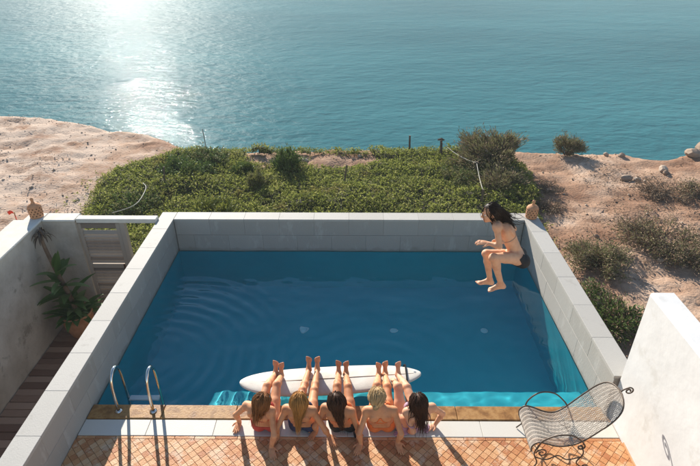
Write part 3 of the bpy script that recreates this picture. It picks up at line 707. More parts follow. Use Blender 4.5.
S('low_scrub', 'grey green scrub sprawling nearest the sunlit pool wall', *sp(600, 264), 0.75, .30, 6000, .05, [m_olive, m_dry], (.04, .09), .24, 34, .5, seed=5)
S('low_scrub', 'wide brown and green scrub patch beyond the whitewashed wall', *sp(662, 246), 1.05, .24, 7000, .05, [m_dry, m_olive], (.04, .09), .26, 36, .4, seed=6)
S('low_scrub', 'brown scrub tuft at the end of the wide scrub patch', *sp(705, 262), 0.7, .26, 3600, .05, [m_dry, m_olive], (.04, .08), .25, 26, .4, seed=7)
S('low_scrub', 'bright green weeds at the foot of pool wall beside whitewashed wall', *sp(614, 325), 0.55, .36, 3600, .05, [m_green, m_dry], (.05, .10), .3, 26, .9, seed=8)
S('low_scrub', 'green weeds along the outer foot of the sunlit pool wall', *sp(590, 300), 0.40, .34, 2400, .05, [m_green, m_dry], (.04, .09), .3, 20, .9, seed=18)
S('dry_scrub', 'flat brown dead scrub on the sand above the wide scrub patch', *sp(663, 194), 0.8, .12, 2000, .05, [m_dry], (.03, .07), .3, 30, .2, seed=9)
S('dry_scrub', 'flat brown dead scrub beside the clay lantern on the pool wall', *sp(548, 208), 0.5, .12, 1400, .05, [m_dry], (.03, .07), .3, 30, .2, seed=10)
S('dry_scrub', 'flat brown dead scrub on bare sand behind the loose olive bush', *sp(548, 188), 0.5, .10, 1000, .05, [m_dry], (.03, .07), .3, 26, .2, seed=11)
S('dry_scrub', 'dead scrub against the rocks at the rim corner', *sp(694, 200), 0.6, .25, 2000, .05, [m_dry, m_olive], (.03, .07), .3, 24, .3, seed=12)
S('leafy_shrub', 'yellow green leafy shrub touching the seaward pool wall', *sp(213, 214, -0.75), 0.5, .75, 3200, .08, [m_lime], (.06, .11), .45, 26, .8, seed=13)
S('leafy_shrub', 'round pale tuft standing in the middle of the ground cover', *sp(257, 181, -0.75), 0.27, .62, 1700, .06, [m_olive, m_lime], (.05, .10), .3, 18, 1.0, seed=14)
S('leafy_shrub', 'dark green upright shrub by the bare gravel strip', *sp(288, 167, -0.75), 0.42, .8, 2600, .07, [m_green], (.06, .12), .32, 20, 1.2, seed=15)
S('leafy_shrub', 'dark low shrub with a bright yellow sprout beside the gravel strip', *sp(243, 166, -0.75), 0.35, .42, 1500, .07, [m_green, m_lime], (.06, .10), .35, 18, 1.0, seed=16)
S('leafy_shrub', 'dense dark green hummock at the sandy edge of the ground cover', *sp(185, 172, -0.85), 0.85, .42, 5200, .07, [m_green], (.05, .10), .38, 34, .5, seed=17)
S('leafy_shrub', 'dark green hummock on the rim by the thin stick', *sp(205, 158, -0.85), 0.75, .36, 3600, .07, [m_green, m_olive], (.05, .10), .38, 30, .5, seed=19)
S('leafy_shrub', 'pale grey green hummock inside the loop of white hose', *sp(135, 205, -0.85), 0.6, .38, 3600, .07, [m_green, m_olive], (.05, .10), .38, 30, .5, seed=20)

# ---- posts, sticks, rope and hose
m_post = material('post_wood', [(0.075, 0.055, 0.04), (0.13, 0.10, 0.075)], rough=0.85, scale=8, stretch=(4, 4, 1))
m_rope = material('pale_rope', [(0.46, 0.43, 0.36), (0.56, 0.52, 0.45)], rough=0.9, scale=60)
def post(px, py, h, r, label, name='fence_post', lean=(0, 0)):
    p = at(px, py, -0.85); z = float(ground_base(p.x, p.y))
    t = MB(); hh = h + (-0.85 - z)
    t.tube([(0, 0, 0), (lean[0] * .5 + .01, lean[1] * .5, hh * .5), (lean[0], lean[1], hh)], [r * 1.15, r, r * .9], 8)
    o = t.build(name, m_post); o.location = (p.x, p.y, z - 0.02); return tag(o, label, 'post'), Vector((p.x + lean[0], p.y + lean[1], z + hh - 0.05))
_, _t = post(409, 150.5, .50, .03, 'dark wooden post standing alone on the rim', lean=(.0, 0))
_, t1 = post(441, 155, .48, .04, 'dark knobbed post on the rim holding the end of the pale rope', lean=(-.03, 0))
_, t2 = post(474, 178, .50, .035, 'wooden post among bushes where the pale rope bends', lean=(.02, 0))
_, t3 = post(481, 205, .45, .03, 'short post near the pool wall at the end of pale rope', lean=(.0, 0))
post(342, 186, .62, .022, 'thin leaning stick standing in the ground cover', 'stick', (.13, 0))
post(206, 149, .66, .012, 'thin bare stick on the rim before the sun glitter', 'stick', (-.02, 0))
post(163, 186, .55, .022, 'crooked grey stick in the dark green hummock', 'stick', (.10, .05))
kn = MB().tube([t1 + Vector((-.11, 0, .05)), t1 + Vector((0, 0, .075)), t1 + Vector((.09, 0, .04))], [.025, .04, .02], 8)
_k = kn.build('post_knob', m_post, None); _k.parent = [o for o in bpy.data.objects if o.get('label', '').startswith('dark knobbed')][0]; _k.matrix_parent_inverse = _k.parent.matrix_basis.inverted()
def sag(a, b, s, n=8): return [a.lerp(b, i / n) - Vector((0, 0, s * 4 * (i / n) * (1 - i / n))) for i in range(n)]
tag(MB().tube(sag(t1, t2, .10) + sag(t2, t3, .05) + [t3], .008, 6).build('rope', m_rope, None, True), 'pale rope slung between the wooden posts beside the bushes', 'rope')
hp = [at(a, b, -0.42) for a, b in ((112, 213), (128, 208), (137, 203), (143, 195), (146, 187), (143, 183))]
tag(MB().tube(spline(hp, 6), .009, 6).build('garden_hose', m_rope, None, True), 'white hose looping over the ground cover at its sandy edge', 'hose')

# ---- stones
def rock_mesh(seed, sub=2):
    bm = bmesh.new(); bmesh.ops.create_icosphere(bm, subdivisions=sub, radius=1.0); g = random.Random(seed)
    ph = [Vector((g.uniform(-1, 1), g.uniform(-1, 1), g.uniform(-1, 1))).normalized() for _ in range(9)]
    for v in bm.verts:
        n = v.co.normalized(); d = 1.0
        for p in ph: d = min(d, 0.78 / max(0.2, n.dot(p)) if n.dot(p) > 0.62 else d)
        v.co = n * d * (0.94 + 0.12 * g.random())
    me = bpy.data.meshes.new('rock'); bm.to_mesh(me); bm.free(); return me
m_rock = material('limestone', [(0.26, 0.18, 0.125), (0.36, 0.27, 0.20), (0.46, 0.37, 0.29)], rough=0.9, scale=3, bump=0.5, bump_scale=15, rand='object')
rocks = [(626, 180, .20, .10, 'flat pale slab of stone lying on the bare sand'), (637, 181, .11, .08, 'small brown stone beside the flat pale slab'), (662, 173, .17, .13, 'brown block of stone on the sand near the rim'), (664, 176, .10, .08, 'small stone leaning on the brown block'),
         (606, 155, .09, .08, 'pale stone on the rim beyond the bare sand'), (621, 157, .12, .09, 'larger pale stone on the rim beyond the bare sand'), (596, 238, .08, .06, 'pale stone beside the grey green scrub'),
         (660, 262, .08, .06, 'white stone in the wide scrub patch'), (683, 262, .07, .05, 'small white stone in the brown scrub tuft'), (692, 160, .28, .16, 'weathered rock at the corner of the rim'), (701, 157, .34, .22, 'largest weathered rock at the corner of the rim'),
         (305, 158, .13, .07, 'pale stone on the gravel strip'), (383, 163, .16, .07, 'pale flat stone at the end of the gravel strip'), (360, 154, .10, .05, 'white stone chip on the gravel strip')]
for i, (px, py, r, h, lab) in enumerate(rocks):
    p = at(px, py, -0.95); me = rock_mesh(i); me.materials.append(m_rock); o = bpy.data.objects.new('rock', me); COL.objects.link(o)
    o.location = (p.x, p.y, float(ground_z(p.x, p.y)) + h * 0.35); o.scale = (r, r * random.uniform(.6, .9), h); o.rotation_euler = (random.uniform(-.2, .2), random.uniform(-.2, .2), random.uniform(0, 6)); tag(o, lab, 'rock')
def gravel():
    g = np.random.default_rng(5); n = 5500
    x = g.uniform(-16, 15, n); y = g.uniform(8.6, 19.3, n); n2 = 2600; x = np.concatenate([x, g.uniform(3.4, 11, n2)]); y = np.concatenate([y, g.uniform(4.6, 11, n2)])
    k = (y < rim_y(x) - 0.1) & ~((x > -6.1) & (x < 3.4) & (y < 8.5)); dens = fbm(x * 0.6, y * 0.6, 88, 3); k &= g.uniform(0, 1, len(x)) < np.clip((dens - 0.3) * 2.6, 0.05, 1)
    x, y = x[k], y[k]; n = len(x); z = ground_z(x, y); r = 0.010 + 0.035 * g.uniform(0, 1, n) ** 5 + 0.010 * g.uniform(0, 1, n)
    base = np.array([(1, 0, 0), (0, 1, 0), (-1, 0, 0), (0, -1, 0), (0.1, 0.1, .75), (0, 0, -.5)]); fac = np.array([(0, 1, 4), (1, 2, 4), (2, 3, 4), (3, 0, 4), (1, 0, 5), (2, 1, 5), (3, 2, 5), (0, 3, 5)])
    a = g.uniform(0, 6.28, n); ca, sa = np.cos(a), np.sin(a); B = base[None] * g.uniform(.6, 1.2, (n, 6, 3)) * r[:, None, None]
    V = np.stack([B[..., 0] * ca[:, None] - B[..., 1] * sa[:, None] + x[:, None], B[..., 0] * sa[:, None] + B[..., 1] * ca[:, None] + y[:, None], B[..., 2] + z[:, None] + 0.004], -1).reshape(-1, 3)
    F = (np.arange(n)[:, None, None] * 6 + fac[None]).reshape(-1, 3)
    o = from_np('gravel', V, F, material('gravel_stone', [(0.16, 0.11, 0.075), (0.32, 0.245, 0.18), (0.5, 0.43, 0.35)], rough=0.95, rand='island', contrast=(0, 1))); o['kind'] = 'stuff'
    tag(o, 'loose gravel and pebbles strewn over the sandy headland', 'gravel')
gravel()
def litter():
    g = np.random.default_rng(15); n = 36000
    x = g.uniform(3.3, 15, n); y = g.uniform(4.8, 16.5, n); x[:6000] = g.uniform(-16, -4, 6000); y[:6000] = g.uniform(9, 19, 6000)
    dens = fbm(x * 0.55, y * 0.75, 123, 4); k = (dens > 0.53) & (g.uniform(0, 1, n) < np.clip((dens - 0.52) * 9, 0, 1)) & (y < rim_y(x) - 0.15)
    x, y = x[k], y[k]; n = len(x); z = ground_z(x, y) + g.uniform(0, .05, n) * np.clip((dens[k] - .5) * 8, 0, 1)
    D = rand_dirs(n, -0.1, 0.6); ln = g.uniform(.03, .10, n); V, F = leaf_mesh(np.stack([x, y, z], 1), D, rand_dirs(n, -1, 1), ln, ln * 0.22, .1)
    o = from_np('dry_litter', V, F, m_dry); o['kind'] = 'stuff'; tag(o, 'dry twigs and dead grass strewn in patches over the sand', 'dry grass')
litter()

# ---- potted plant in the passage
def potted_plant():
    P = Vector((-4.98, 7.55, PASS_Z - 0.018))
    t = tag(empty('potted_plant', P), 'tall leafy plant with a dry leaning stem in a round clay pot in the passage', 'plant')
    pot = MB().lathe([(0.0001, 0), (0.16, 0), (0.175, 0.02), (0.245, 0.22), (0.262, 0.36), (0.25, 0.44), (0.27, 0.455), (0.275, 0.49), (0.255, 0.50), (0.238, 0.49), (0.23, 0.43)], 32).build('pot', m_clay, t, True)
    MB().lathe([(0.0001, 0.43), (0.12, 0.435), (0.232, 0.425)], 20).build('soil', m_ice_base, pot, True)
    stem = spline([(0.02, 0.0, 0.42), (-0.06, 0.05, 0.85), (-0.20, 0.12, 1.35), (-0.33, 0.22, 1.80), (-0.36, 0.30, 2.02)], 6)
    MB().tube(stem, [0.045 - 0.0009 * i for i in range(len(stem))], 10).build('stem', material('dry_stem', [(0.14, 0.08, 0.045), (0.24, 0.15, 0.09)], rough=0.85, scale=12, bump=0.6, bump_scale=30), t, True)
    m_big = material('broad_leaf', [(0.08, 0.15, 0.035), (0.13, 0.21, 0.055), (0.19, 0.26, 0.09)], rough=0.4, scale=2.5, rand='object', translucent=0.2)
    g = random.Random(4)
    def blade(p0, d, L, W, droop, mat, nm, up=Vector((0, 0, 1))):
        d = d.normalized(); v = []; n = 9; pos = p0.copy(); dr = d.copy()
        for i in range(n):
            s = i / (n - 1); side = dr.cross(up); side = side.normalized() if side.length > 1e-4 else Vector((1, 0, 0)); nn = side.cross(dr)
            w = W * (math.sin(math.pi * min(1, s * 0.93 + 0.07)) ** 0.8) * (0.55 + 0.45 * (1 - s)) + 0.004
            v += [pos - side * w + nn * w * .35, pos, pos + side * w + nn * w * .35]
            pos = pos + dr * (L / (n - 1)); dr = (dr + Vector((0, 0, -droop * (0.5 + s)))).normalized()
        f = []
        for i in range(n - 1):
            for k in (0, 1): f.append((i * 3 + k, i * 3 + k + 1, i * 3 + k + 4, i * 3 + k + 3))
        return MB().add(v, f).build(nm, mat, t, True)
    for k in range(60):
        a = g.uniform(0, 2 * math.pi); e = g.uniform(0.15, 1.0); i = g.randint(0, 11)
        blade(Vector(stem[i]) if k % 3 else Vector((g.uniform(-.1, .1), g.uniform(-.1, .1), .43)), Vector((math.cos(a), math.sin(a), e)), g.uniform(.32, .60), g.uniform(.055, .10), g.uniform(.05, .16), m_big, 'leaf')
    blade(Vector(stem[10]), Vector((.25, -.1, 1.0)), .62, .085, .03, m_big, 'leaf'); blade(Vector(stem[12]), Vector((.3, -.2, .8)), .45, .06, .05, m_big, 'leaf')
    m_dl = material('dry_leaf', [(0.07, 0.045, 0.03), (0.12, 0.08, 0.05)], rough=0.85, rand='object')
    for k in range(16):
        a = g.uniform(0, 2 * math.pi); blade(Vector(stem[-1 - (k % 4)]), Vector((math.cos(a), math.sin(a), g.uniform(-.2, .5))), g.uniform(.18, .34), .016, g.uniform(.25, .5), m_dl, 'dry_leaf')
potted_plant()
# ================================================================== people
nv = lambda v: np.array(v, float)
def unit(v): v = nv(v); return v / (np.linalg.norm(v) + 1e-12)
class Prim:
    """kind 'cap': tapered capsule a-b; kind 'ell': oriented ellipsoid"""
    def __init__(s, kind, a, b, k, sub=False): s.kind, s.a, s.b, s.k, s.sub = kind, a, b, k, sub
    def bounds(s):
        m = s.k + 0.02
        if s.kind == 'cap':
            p, q, r0, r1 = s.a[0], s.a[1], s.b[0], s.b[1]; r = max(r0, r1)
            return np.minimum(p, q) - r - m, np.maximum(p, q) + r + m
        c, Mx = s.a; e = np.sqrt(((Mx * s.b[:, None]) ** 2).sum(0)); return c - e - m, c + e + m
    def sdf(s, X, Y, Z):
        if s.kind == 'cap':
            p, q, r0, r1 = s.a[0], s.a[1], s.b[0], s.b[1]; d = q - p; L2 = float(d @ d) + 1e-12
            x, y, z = X - p[0], Y - p[1], Z - p[2]
            t = np.clip((x * d[0] + y * d[1] + z * d[2]) / L2, 0, 1)
            return np.sqrt((x - t * d[0]) ** 2 + (y - t * d[1]) ** 2 + (z - t * d[2]) ** 2) - (r0 + (r1 - r0) * t)
        c, Mx = s.a; r = s.b; x, y, z = X - c[0], Y - c[1], Z - c[2]
        l = [(Mx[i, 0] * x + Mx[i, 1] * y + Mx[i, 2] * z) for i in range(3)]
        k0 = np.sqrt(sum((l[i] / r[i]) ** 2 for i in range(3))); k1 = np.sqrt(sum((l[i] / r[i] ** 2) ** 2 for i in range(3))) + 1e-9
        return k0 * (k0 - 1) / k1
class Shape:
    def __init__(s): s.P = []
    def cap(s, p, q, r0, r1, k=0.02, sub=False): s.P.append(Prim('cap', (nv(p), nv(q)), (r0, r1), k, sub))
    def ell(s, c, axes, r, k=0.02, sub=False): s.P.append(Prim('ell', (nv(c), nv([unit(a) for a in axes])), nv(r), k, sub))
    def dist(s, pts):
        d = np.full(len(pts), 1.0)
        for p in s.P:
            if not p.sub: d = np.minimum(d, p.sdf(pts[:, 0], pts[:, 1], pts[:, 2]))
        return d
    def mesh(s, h=0.006):
        lo = np.min([p.bounds()[0] for p in s.P], 0); hi = np.max([p.bounds()[1] for p in s.P], 0)
        n = np.ceil((hi - lo) / h).astype(int) + 2; Fd = np.full(n, 0.5, np.float32)
        ax = [lo[i] + h * np.arange(n[i]) for i in range(3)]
        for p in s.P:
            a, b = p.bounds(); i0 = np.maximum(((a - lo) / h).astype(int), 0); i1 = np.minimum(((b - lo) / h).astype(int) + 2, n)
            sl = tuple(slice(i0[i], i1[i]) for i in range(3))
            d = p.sdf(ax[0][sl[0]][:, None, None], ax[1][sl[1]][None, :, None], ax[2][sl[2]][None, None, :]).astype(np.float32)
            f = Fd[sl]
            if p.sub:
                d = -d; hh = np.maximum(p.k - np.abs(f - d), 0) / p.k; Fd[sl] = np.maximum(f, d) + hh * hh * p.k * 0.25
            else:
                hh = np.maximum(p.k - np.abs(f - d), 0) / p.k; Fd[sl] = np.minimum(f, d) - hh * hh * p.k * 0.25
        S_ = Fd < 0; m = n - 1
        cnt = np.zeros(m, np.int8)
        for dx in (0, 1):
            for dy in (0, 1):
                for dz in (0, 1): cnt += S_[dx:dx + m[0], dy:dy + m[1], dz:dz + m[2]]
        act = (cnt > 0) & (cnt < 8); ci = np.nonzero(act); ids = np.full(m, -1, np.int32); ids[ci] = np.arange(len(ci[0]))
        acc = np.zeros((len(ci[0]), 3)); num = np.zeros(len(ci[0]))
        cor = [(x, y, z) for x in (0, 1) for y in (0, 1) for z in (0, 1)]
        val = {c: Fd[ci[0] + c[0], ci[1] + c[1], ci[2] + c[2]] for c in cor}
        for c in cor:
            for axx in range(3):
                if c[axx]: continue
                e = list(c); e[axx] = 1; e = tuple(e); va, vb = val[c], val[e]; x = (va < 0) != (vb < 0); t = va / (va - vb + 1e-12)
                pos = np.zeros((len(t), 3)); pos[:] = c; pos[:, axx] = t; acc[x] += pos[x]; num[x] += 1
        V = (np.stack(ci, 1) + acc / num[:, None]) * h + lo
        Fs = []
        for axx in range(3):
            sl0 = [slice(1, m[i]) for i in range(3)]; sl1 = list(sl0); sl0[axx] = slice(0, m[axx]); sl1[axx] = slice(1, m[axx] + 1)
            A, B = S_[tuple(sl0)], S_[tuple(sl1)]; ch = np.nonzero(A != B); inside = A[ch]
            idx = [ch[i] + (0 if i == axx else 1) for i in range(3)]; u, w = (axx + 1) % 3, (axx + 2) % 3
            def cell(du, dw): q = [idx[0].copy(), idx[1].copy(), idx[2].copy()]; q[u] = q[u] - du; q[w] = q[w] - dw; return ids[q[0], q[1], q[2]]
            quad = np.stack([cell(1, 1), cell(0, 1), cell(0, 0), cell(1, 0)], 1); quad[~inside] = quad[~inside][:, ::-1]; Fs.append(quad)
        F_ = np.concatenate(Fs); F_ = F_[(F_ >= 0).all(1)]
        # one relaxing pass
        for lam in (0.5, 0.35):
            s_ = np.zeros_like(V); c_ = np.zeros(len(V))
            for a, b in ((0, 1), (1, 2), (2, 3), (3, 0)):
                np.add.at(s_, F_[:, a], V[F_[:, b]]); np.add.at(c_, F_[:, a], 1); np.add.at(s_, F_[:, b], V[F_[:, a]]); np.add.at(c_, F_[:, b], 1)
            V = V + lam * 0.5 * (s_ / np.maximum(c_, 1)[:, None] - V)
        return V, F_
def vnormals(V, F):
    n = np.cross(V[F[:, 2]] - V[F[:, 0]], V[F[:, 3]] - V[F[:, 1]]); N = np.zeros_like(V)
    for i in range(4): np.add.at(N, F[:, i], n)
    return N / (np.linalg.norm(N, axis=1, keepdims=True) + 1e-12)
def ik(a, b, l1, l2, pole):
    a, b, pole = nv(a), nv(b), nv(pole); d = b - a; L = np.linalg.norm(d); u = d / L
    if L > (l1 + l2) * 0.998: s = L / ((l1 + l2) * 0.998); l1 *= s; l2 *= s
    x = (l1 * l1 - l2 * l2 + L * L) / (2 * L); hh = math.sqrt(max(l1 * l1 - x * x, 0)); p = pole - u * (pole @ u); p = unit(p)
    return a + u * x + p * hh

def hand(S, W, d, nrm, side, curl=0.15, spread=0.25):
    """W wrist, d finger direction, nrm out of the palm, side +1/-1: thumb side along cross(d, nrm)"""
    d, nrm = unit(d), unit(nrm); nrm = unit(nrm - d * (nrm @ d)); s = np.cross(d, nrm) * side; W = nv(W)
    S.ell(W + d * 0.045, (s, d, nrm), (0.037, 0.052, 0.0145), 0.015)
    S.ell(W + d * 0.03 + s * 0.018 + nrm * 0.004, (s, d, nrm), (0.016, 0.03, 0.014), 0.01)
    for j, (o, L, r) in enumerate(((0.028, 0.068, 0.0088), (0.0095, 0.077, 0.0090), (-0.0095, 0.071, 0.0086), (-0.027, 0.056, 0.0078))):
        fd = unit(d + s * o * spread * 30 * 0.3); r0 = W + d * (0.086 - abs(o) * 0.25) + s * o
        k1 = r0 + fd * L * 0.48 + nrm * L * curl * 0.2; k2 = k1 + unit(fd + nrm * curl * 1.2) * L * 0.30; k3 = k2 + unit(fd + nrm * curl * 2.2) * L * 0.24
        S.cap(r0 - fd * 0.02, k1, r * 1.08, r, 0.005); S.cap(k1, k2, r, r * 0.92, 0.004); S.cap(k2, k3, r * 0.92, r * 0.8, 0.004)
    t0 = W + d * 0.018 + s * 0.026; t1 = t0 + unit(d * 0.75 + s * 0.75) * 0.036; t2 = t1 + unit(d + s * 0.35 + nrm * curl) * 0.03
    S.cap(t0, t1, 0.0125, 0.0105, 0.008); S.cap(t1, t2, 0.0105, 0.0085, 0.004)
def foot(S, A, toe, sole, side):
    """A ankle, toe pointing direction, sole direction (out of the sole)"""
    t, so = unit(toe), unit(sole); so = unit(so - t * (so @ t)); s = np.cross(t, so) * side; A = nv(A)
    heel = A + so * 0.042 - t * 0.030; ball = A + so * 0.052 + t * 0.115
    S.cap(A, heel, 0.034, 0.030, 0.02); S.cap(A + t * 0.01 + so * 0.005, ball, 0.034, 0.021, 0.025); S.cap(heel, ball, 0.026, 0.020, 0.02)
    S.ell(ball, (s, t, so), (0.040, 0.035, 0.016), 0.015)
    for j, (o, L, r) in enumerate(((0.027, 0.045, 0.0125), (0.009, 0.043, 0.0095), (-0.006, 0.038, 0.009), (-0.019, 0.032, 0.0085), (-0.031, 0.026, 0.008))):
        b0 = ball + s * o + t * (0.012 - 0.3 * max(0, -o)); S.cap(b0, b0 + t * L * 0.75 + so * 0.004, r, r * 0.85, 0.005)

def person(name, label, J, skin, hair, wear, h=0.006, group=None):
    S = Shape(); g = lambda k: nv(J[k])
    hL, hR, sL, sR, nk, hd = g('hipL'), g('hipR'), g('shL'), g('shR'), g('neck'), g('head')
    pel = (hL + hR) / 2; rp = unit(hR - hL); rc = unit(sR - sL); mid = (sL + sR) / 2
    up = unit(nk - pel); rp = unit(rp - up * (rp @ up)); rc = unit(rc - up * (rc @ up)); fp = np.cross(up, rp); fc = np.cross(up, rc)
    bend = nv(J.get('bend', (0, 0, 0)))                       # pushes the spine
    T = np.linalg.norm(nk - pel); waist = pel + up * T * 0.34 + bend * 0.8; chest = pel + up * T * 0.66 + bend; fm = unit(fp + fc); rm = unit(rp + rc)
    # torso
    S.ell(pel + up * 0.02 - fp * 0.005, (rp, fp, up), (0.150, 0.100, 0.112), 0.03)
    for sg in (-1, 1): S.ell(pel + rp * sg * 0.075 - fp * 0.045 - up * 0.035, (rp, fp, up), (0.088, 0.085, 0.095), 0.03)
    S.ell(waist, (rm, fm, up), (0.106, 0.080, 0.16), 0.05); S.ell(chest, (rc, fc, up), (0.125, 0.092, 0.155), 0.05)
    S.ell(chest + up * 0.085 - fc * 0.015, (rc, fc, up), (0.126, 0.070, 0.09), 0.04)
    S.cap(sL + rc * 0.02, sR - rc * 0.02, 0.044, 0.044, 0.045)
    for sh in (sL, sR): S.cap(nk + up * 0.02, sh, 0.040, 0.036, 0.04)
    for sg in (-1, 1): S.ell(chest + rc * sg * 0.066 + fc * 0.085 - up * 0.005, (rc, fc, up), (0.058, 0.052, 0.058), 0.025)
    for sg in (-1, 1): S.ell(chest + rc * sg * 0.07 - fc * 0.075 + up * 0.05, (rc, fc, up), (0.05, 0.022, 0.075), 0.03)
    S.cap(chest + up * 0.1 - fc * 0.105, waist - fm * 0.105, 0.007, 0.008, 0.02, sub=True)   # spine furrow
    # head
    F_, U_ = unit(J['face']), unit(J.get('hup', (0, 0, 1))); U_ = unit(U_ - F_ * (U_ @ F_)); Rr = np.cross(F_, U_)
    S.cap(nk, hd - U_ * 0.055 - F_ * 0.018, 0.051, 0.047, 0.035)
    S.ell(hd + U_ * 0.018 - F_ * 0.012, (Rr, F_, U_), (0.073, 0.092, 0.092), 0.02)
    S.ell(hd + F_ * 0.030 - U_ * 0.045, (Rr, F_, U_), (0.055, 0.055, 0.068), 0.03); S.ell(hd + F_ * 0.062 - U_ * 0.092, (Rr, F_, U_), (0.024, 0.020, 0.018), 0.02)
    for sg in (-1, 1):
        S.ell(hd + Rr * sg * 0.038 + F_ * 0.058 - U_ * 0.032, (Rr, F_, U_), (0.022, 0.022, 0.02), 0.02)
        S.ell(hd + Rr * sg * 0.031 + F_ * 0.088 - U_ * 0.002, (Rr, F_, U_), (0.016, 0.014, 0.010), 0.012, sub=True)
        S.ell(hd + Rr * sg * 0.074 - F_ * 0.004 - U_ * 0.012, (Rr, F_, U_), (0.009, 0.018, 0.030), 0.006)
        S.cap(hd + Rr * sg * 0.012 + F_ * 0.082 + U_ * 0.014, hd + Rr * sg * 0.045 + F_ * 0.072 + U_ * 0.014, 0.008, 0.006, 0.012)
    S.cap(hd + F_ * 0.084 + U_ * 0.004, hd + F_ * 0.104 - U_ * 0.034, 0.008, 0.0115, 0.010); S.ell(hd + F_ * 0.092 - U_ * 0.038, (Rr, F_, U_), (0.017, 0.011, 0.009), 0.008)
    S.cap(hd - Rr * 0.016 + F_ * 0.083 - U_ * 0.060, hd + Rr * 0.016 + F_ * 0.083 - U_ * 0.060, 0.0065, 0.0065, 0.006)
    S.cap(hd - Rr * 0.013 + F_ * 0.082 - U_ * 0.070, hd + Rr * 0.013 + F_ * 0.082 - U_ * 0.070, 0.007, 0.007, 0.004)
    # arms
    for q, sh, sg in (('L', sL, -1), ('R', sR, 1)):
        w = g('wr' + q); e = g('el' + q) if ('el' + q) in J else ik(sh, w, 0.258, 0.228, J['pole' + q])
        S.ell(sh, (rc, fc, up), (0.045, 0.046, 0.050), 0.03); S.cap(sh, e, 0.039, 0.031, 0.02)
        f = e + (w - e) * 0.28; S.cap(e, f, 0.031, 0.0335, 0.015); S.cap(f, w, 0.0335, 0.022, 0.015)
        hdv, nn = J['hand' + q]; hand(S, w, hdv, nn, J.get('thumb' + q, -sg), J.get('curl', 0.15))
    # legs
    for q, hp in (('L', hL), ('R', hR)):
        a = g('an' + q); kn = g('kn' + q) if ('kn' + q) in J else ik(hp, a, 0.415, 0.395, J['kpole' + q]); J['kn' + q] = kn
        dk = unit(kn - hp); ds = unit(a - kn); bk = -(dk - ds * (dk @ ds)); back = unit(bk) if np.linalg.norm(bk) > 0.08 else unit(-nv(J['kpole' + q]) + ds * (nv(J['kpole' + q]) @ ds))
        S.cap(hp, hp + (kn - hp) * 0.5, 0.080, 0.064, 0.03); S.cap(hp + (kn - hp) * 0.5, kn, 0.064, 0.049, 0.02)
        cf = kn + (a - kn) * 0.30; S.cap(kn, cf, 0.047, 0.045, 0.02); S.cap(cf, a, 0.045, 0.031, 0.02)
        S.ell(kn + (a - kn) * 0.28 + back * 0.016, (ds, back, np.cross(ds, back)), (0.11, 0.043, 0.044), 0.02)
        S.ell(kn - back * 0.012, (ds, back, np.cross(ds, back)), (0.04, 0.045, 0.043), 0.02)
        td, so = J['foot' + q]; foot(S, a, td, so, 1 if q == 'L' else -1)
    V, F = S.mesh(h); base = nv(J['base']); N = vnormals(V, F)
    body = from_np(name, V - base, F, skin, None, True); body.location = base; tag(body, label, 'person', group)
    # clothes: shells lifted off the skin
    def shell(nm, mask, mat, off=0.0045):
        fm_ = mask[F].all(1)
        if not fm_.any(): return
        us, inv = np.unique(F[fm_], return_inverse=True); o = from_np(nm, V[us] + N[us] * off - base, inv.reshape(-1, 4), mat, body, True)
        md = o.modifiers.new('hem', 'SOLIDIFY'); md.thickness = 0.004; md.offset = -0.6; return o
    lp = V - pel; u_ = lp @ up; l_ = lp @ rp; fw = lp @ fp
    tt = np.where(l_ < 0, (V - hL) @ unit(J['knL'] - hL), (V - hR) @ unit(J['knR'] - hR))
    near = np.linalg.norm(lp, axis=1) < 0.26
    rise = 0.062 - 0.02 * (np.abs(l_) < 0.1) ; cut = 0.045 - 0.55 * np.maximum(0, np.abs(l_) - 0.06) * (fw > -0.02)
    shell('bikini_bottom', near & (u_ < rise) & (u_ > -0.2) & (tt < cut), wear['bottom'])
    cp = V - chest; uc = cp @ up; lc = cp @ rc; fcx = cp @ fc; arm = np.minimum(np.linalg.norm(V - sL, axis=1), np.linalg.norm(V - sR, axis=1)) < 0.075
    tors = (np.abs(lc) < 0.155) & (np.abs(uc) < 0.25) & (np.abs(fcx) < 0.2)
    def seg(p, q):
        d = q - p; t = np.clip(((V - p) @ d) / (d @ d), 0, 1)[:, None]; return np.linalg.norm(V - (p + t * d), axis=1)
    bw_ = wear.get('band', 0.011)
    m_ = tors & (np.abs(uc + 0.045) < bw_)
    for sg in (-1, 1):
        c = chest + rc * sg * 0.066 + fc * 0.10 - up * 0.012; m_ |= (np.linalg.norm(V - c, axis=1) < 0.066) & (fcx > 0.03)
        nape = nk + rc * sg * 0.022 - fc * 0.05 + up * 0.0
        if wear['top_style'] == 'racer':
            un = (nk - chest) @ up - 0.02; q0 = nv((sg * 0.006, un)); q1 = nv((sg * 0.066, -0.045)); pq = np.stack([lc, uc], 1); dq = q1 - q0
            tq = np.clip(((pq - q0) @ dq) / (dq @ dq), 0, 1)[:, None]; m_ |= tors & (fcx < 0) & (np.linalg.norm(pq - q0 - tq * dq, axis=1) < 0.011)
            m_ |= seg(nk - fc * 0.06 - up * 0.03, nk + rc * sg * 0.06 + fc * 0.03 - up * 0.01) < 0.012; m_ |= seg(nk + rc * sg * 0.06 + fc * 0.03 - up * 0.01, c + up * 0.05) < 0.012
        elif wear['top_style'] == 'halter':
            m_ |= seg(nk - fc * 0.048 + up * 0.01, nk + rc * sg * 0.05 + fc * 0.02) < 0.010; m_ |= seg(nk + rc * sg * 0.05 + fc * 0.02, c + up * 0.05) < 0.010
    shell('bikini_top', m_ & ~arm, wear['top'])
    mo = hd + F_ * 0.088 - U_ * 0.065
    lm = seg(mo - Rr * 0.018, mo + Rr * 0.018) < 0.011; shell('lips', lm & ((V - hd) @ F_ > 0.07), MATS['lip_skin'], 0.0008)
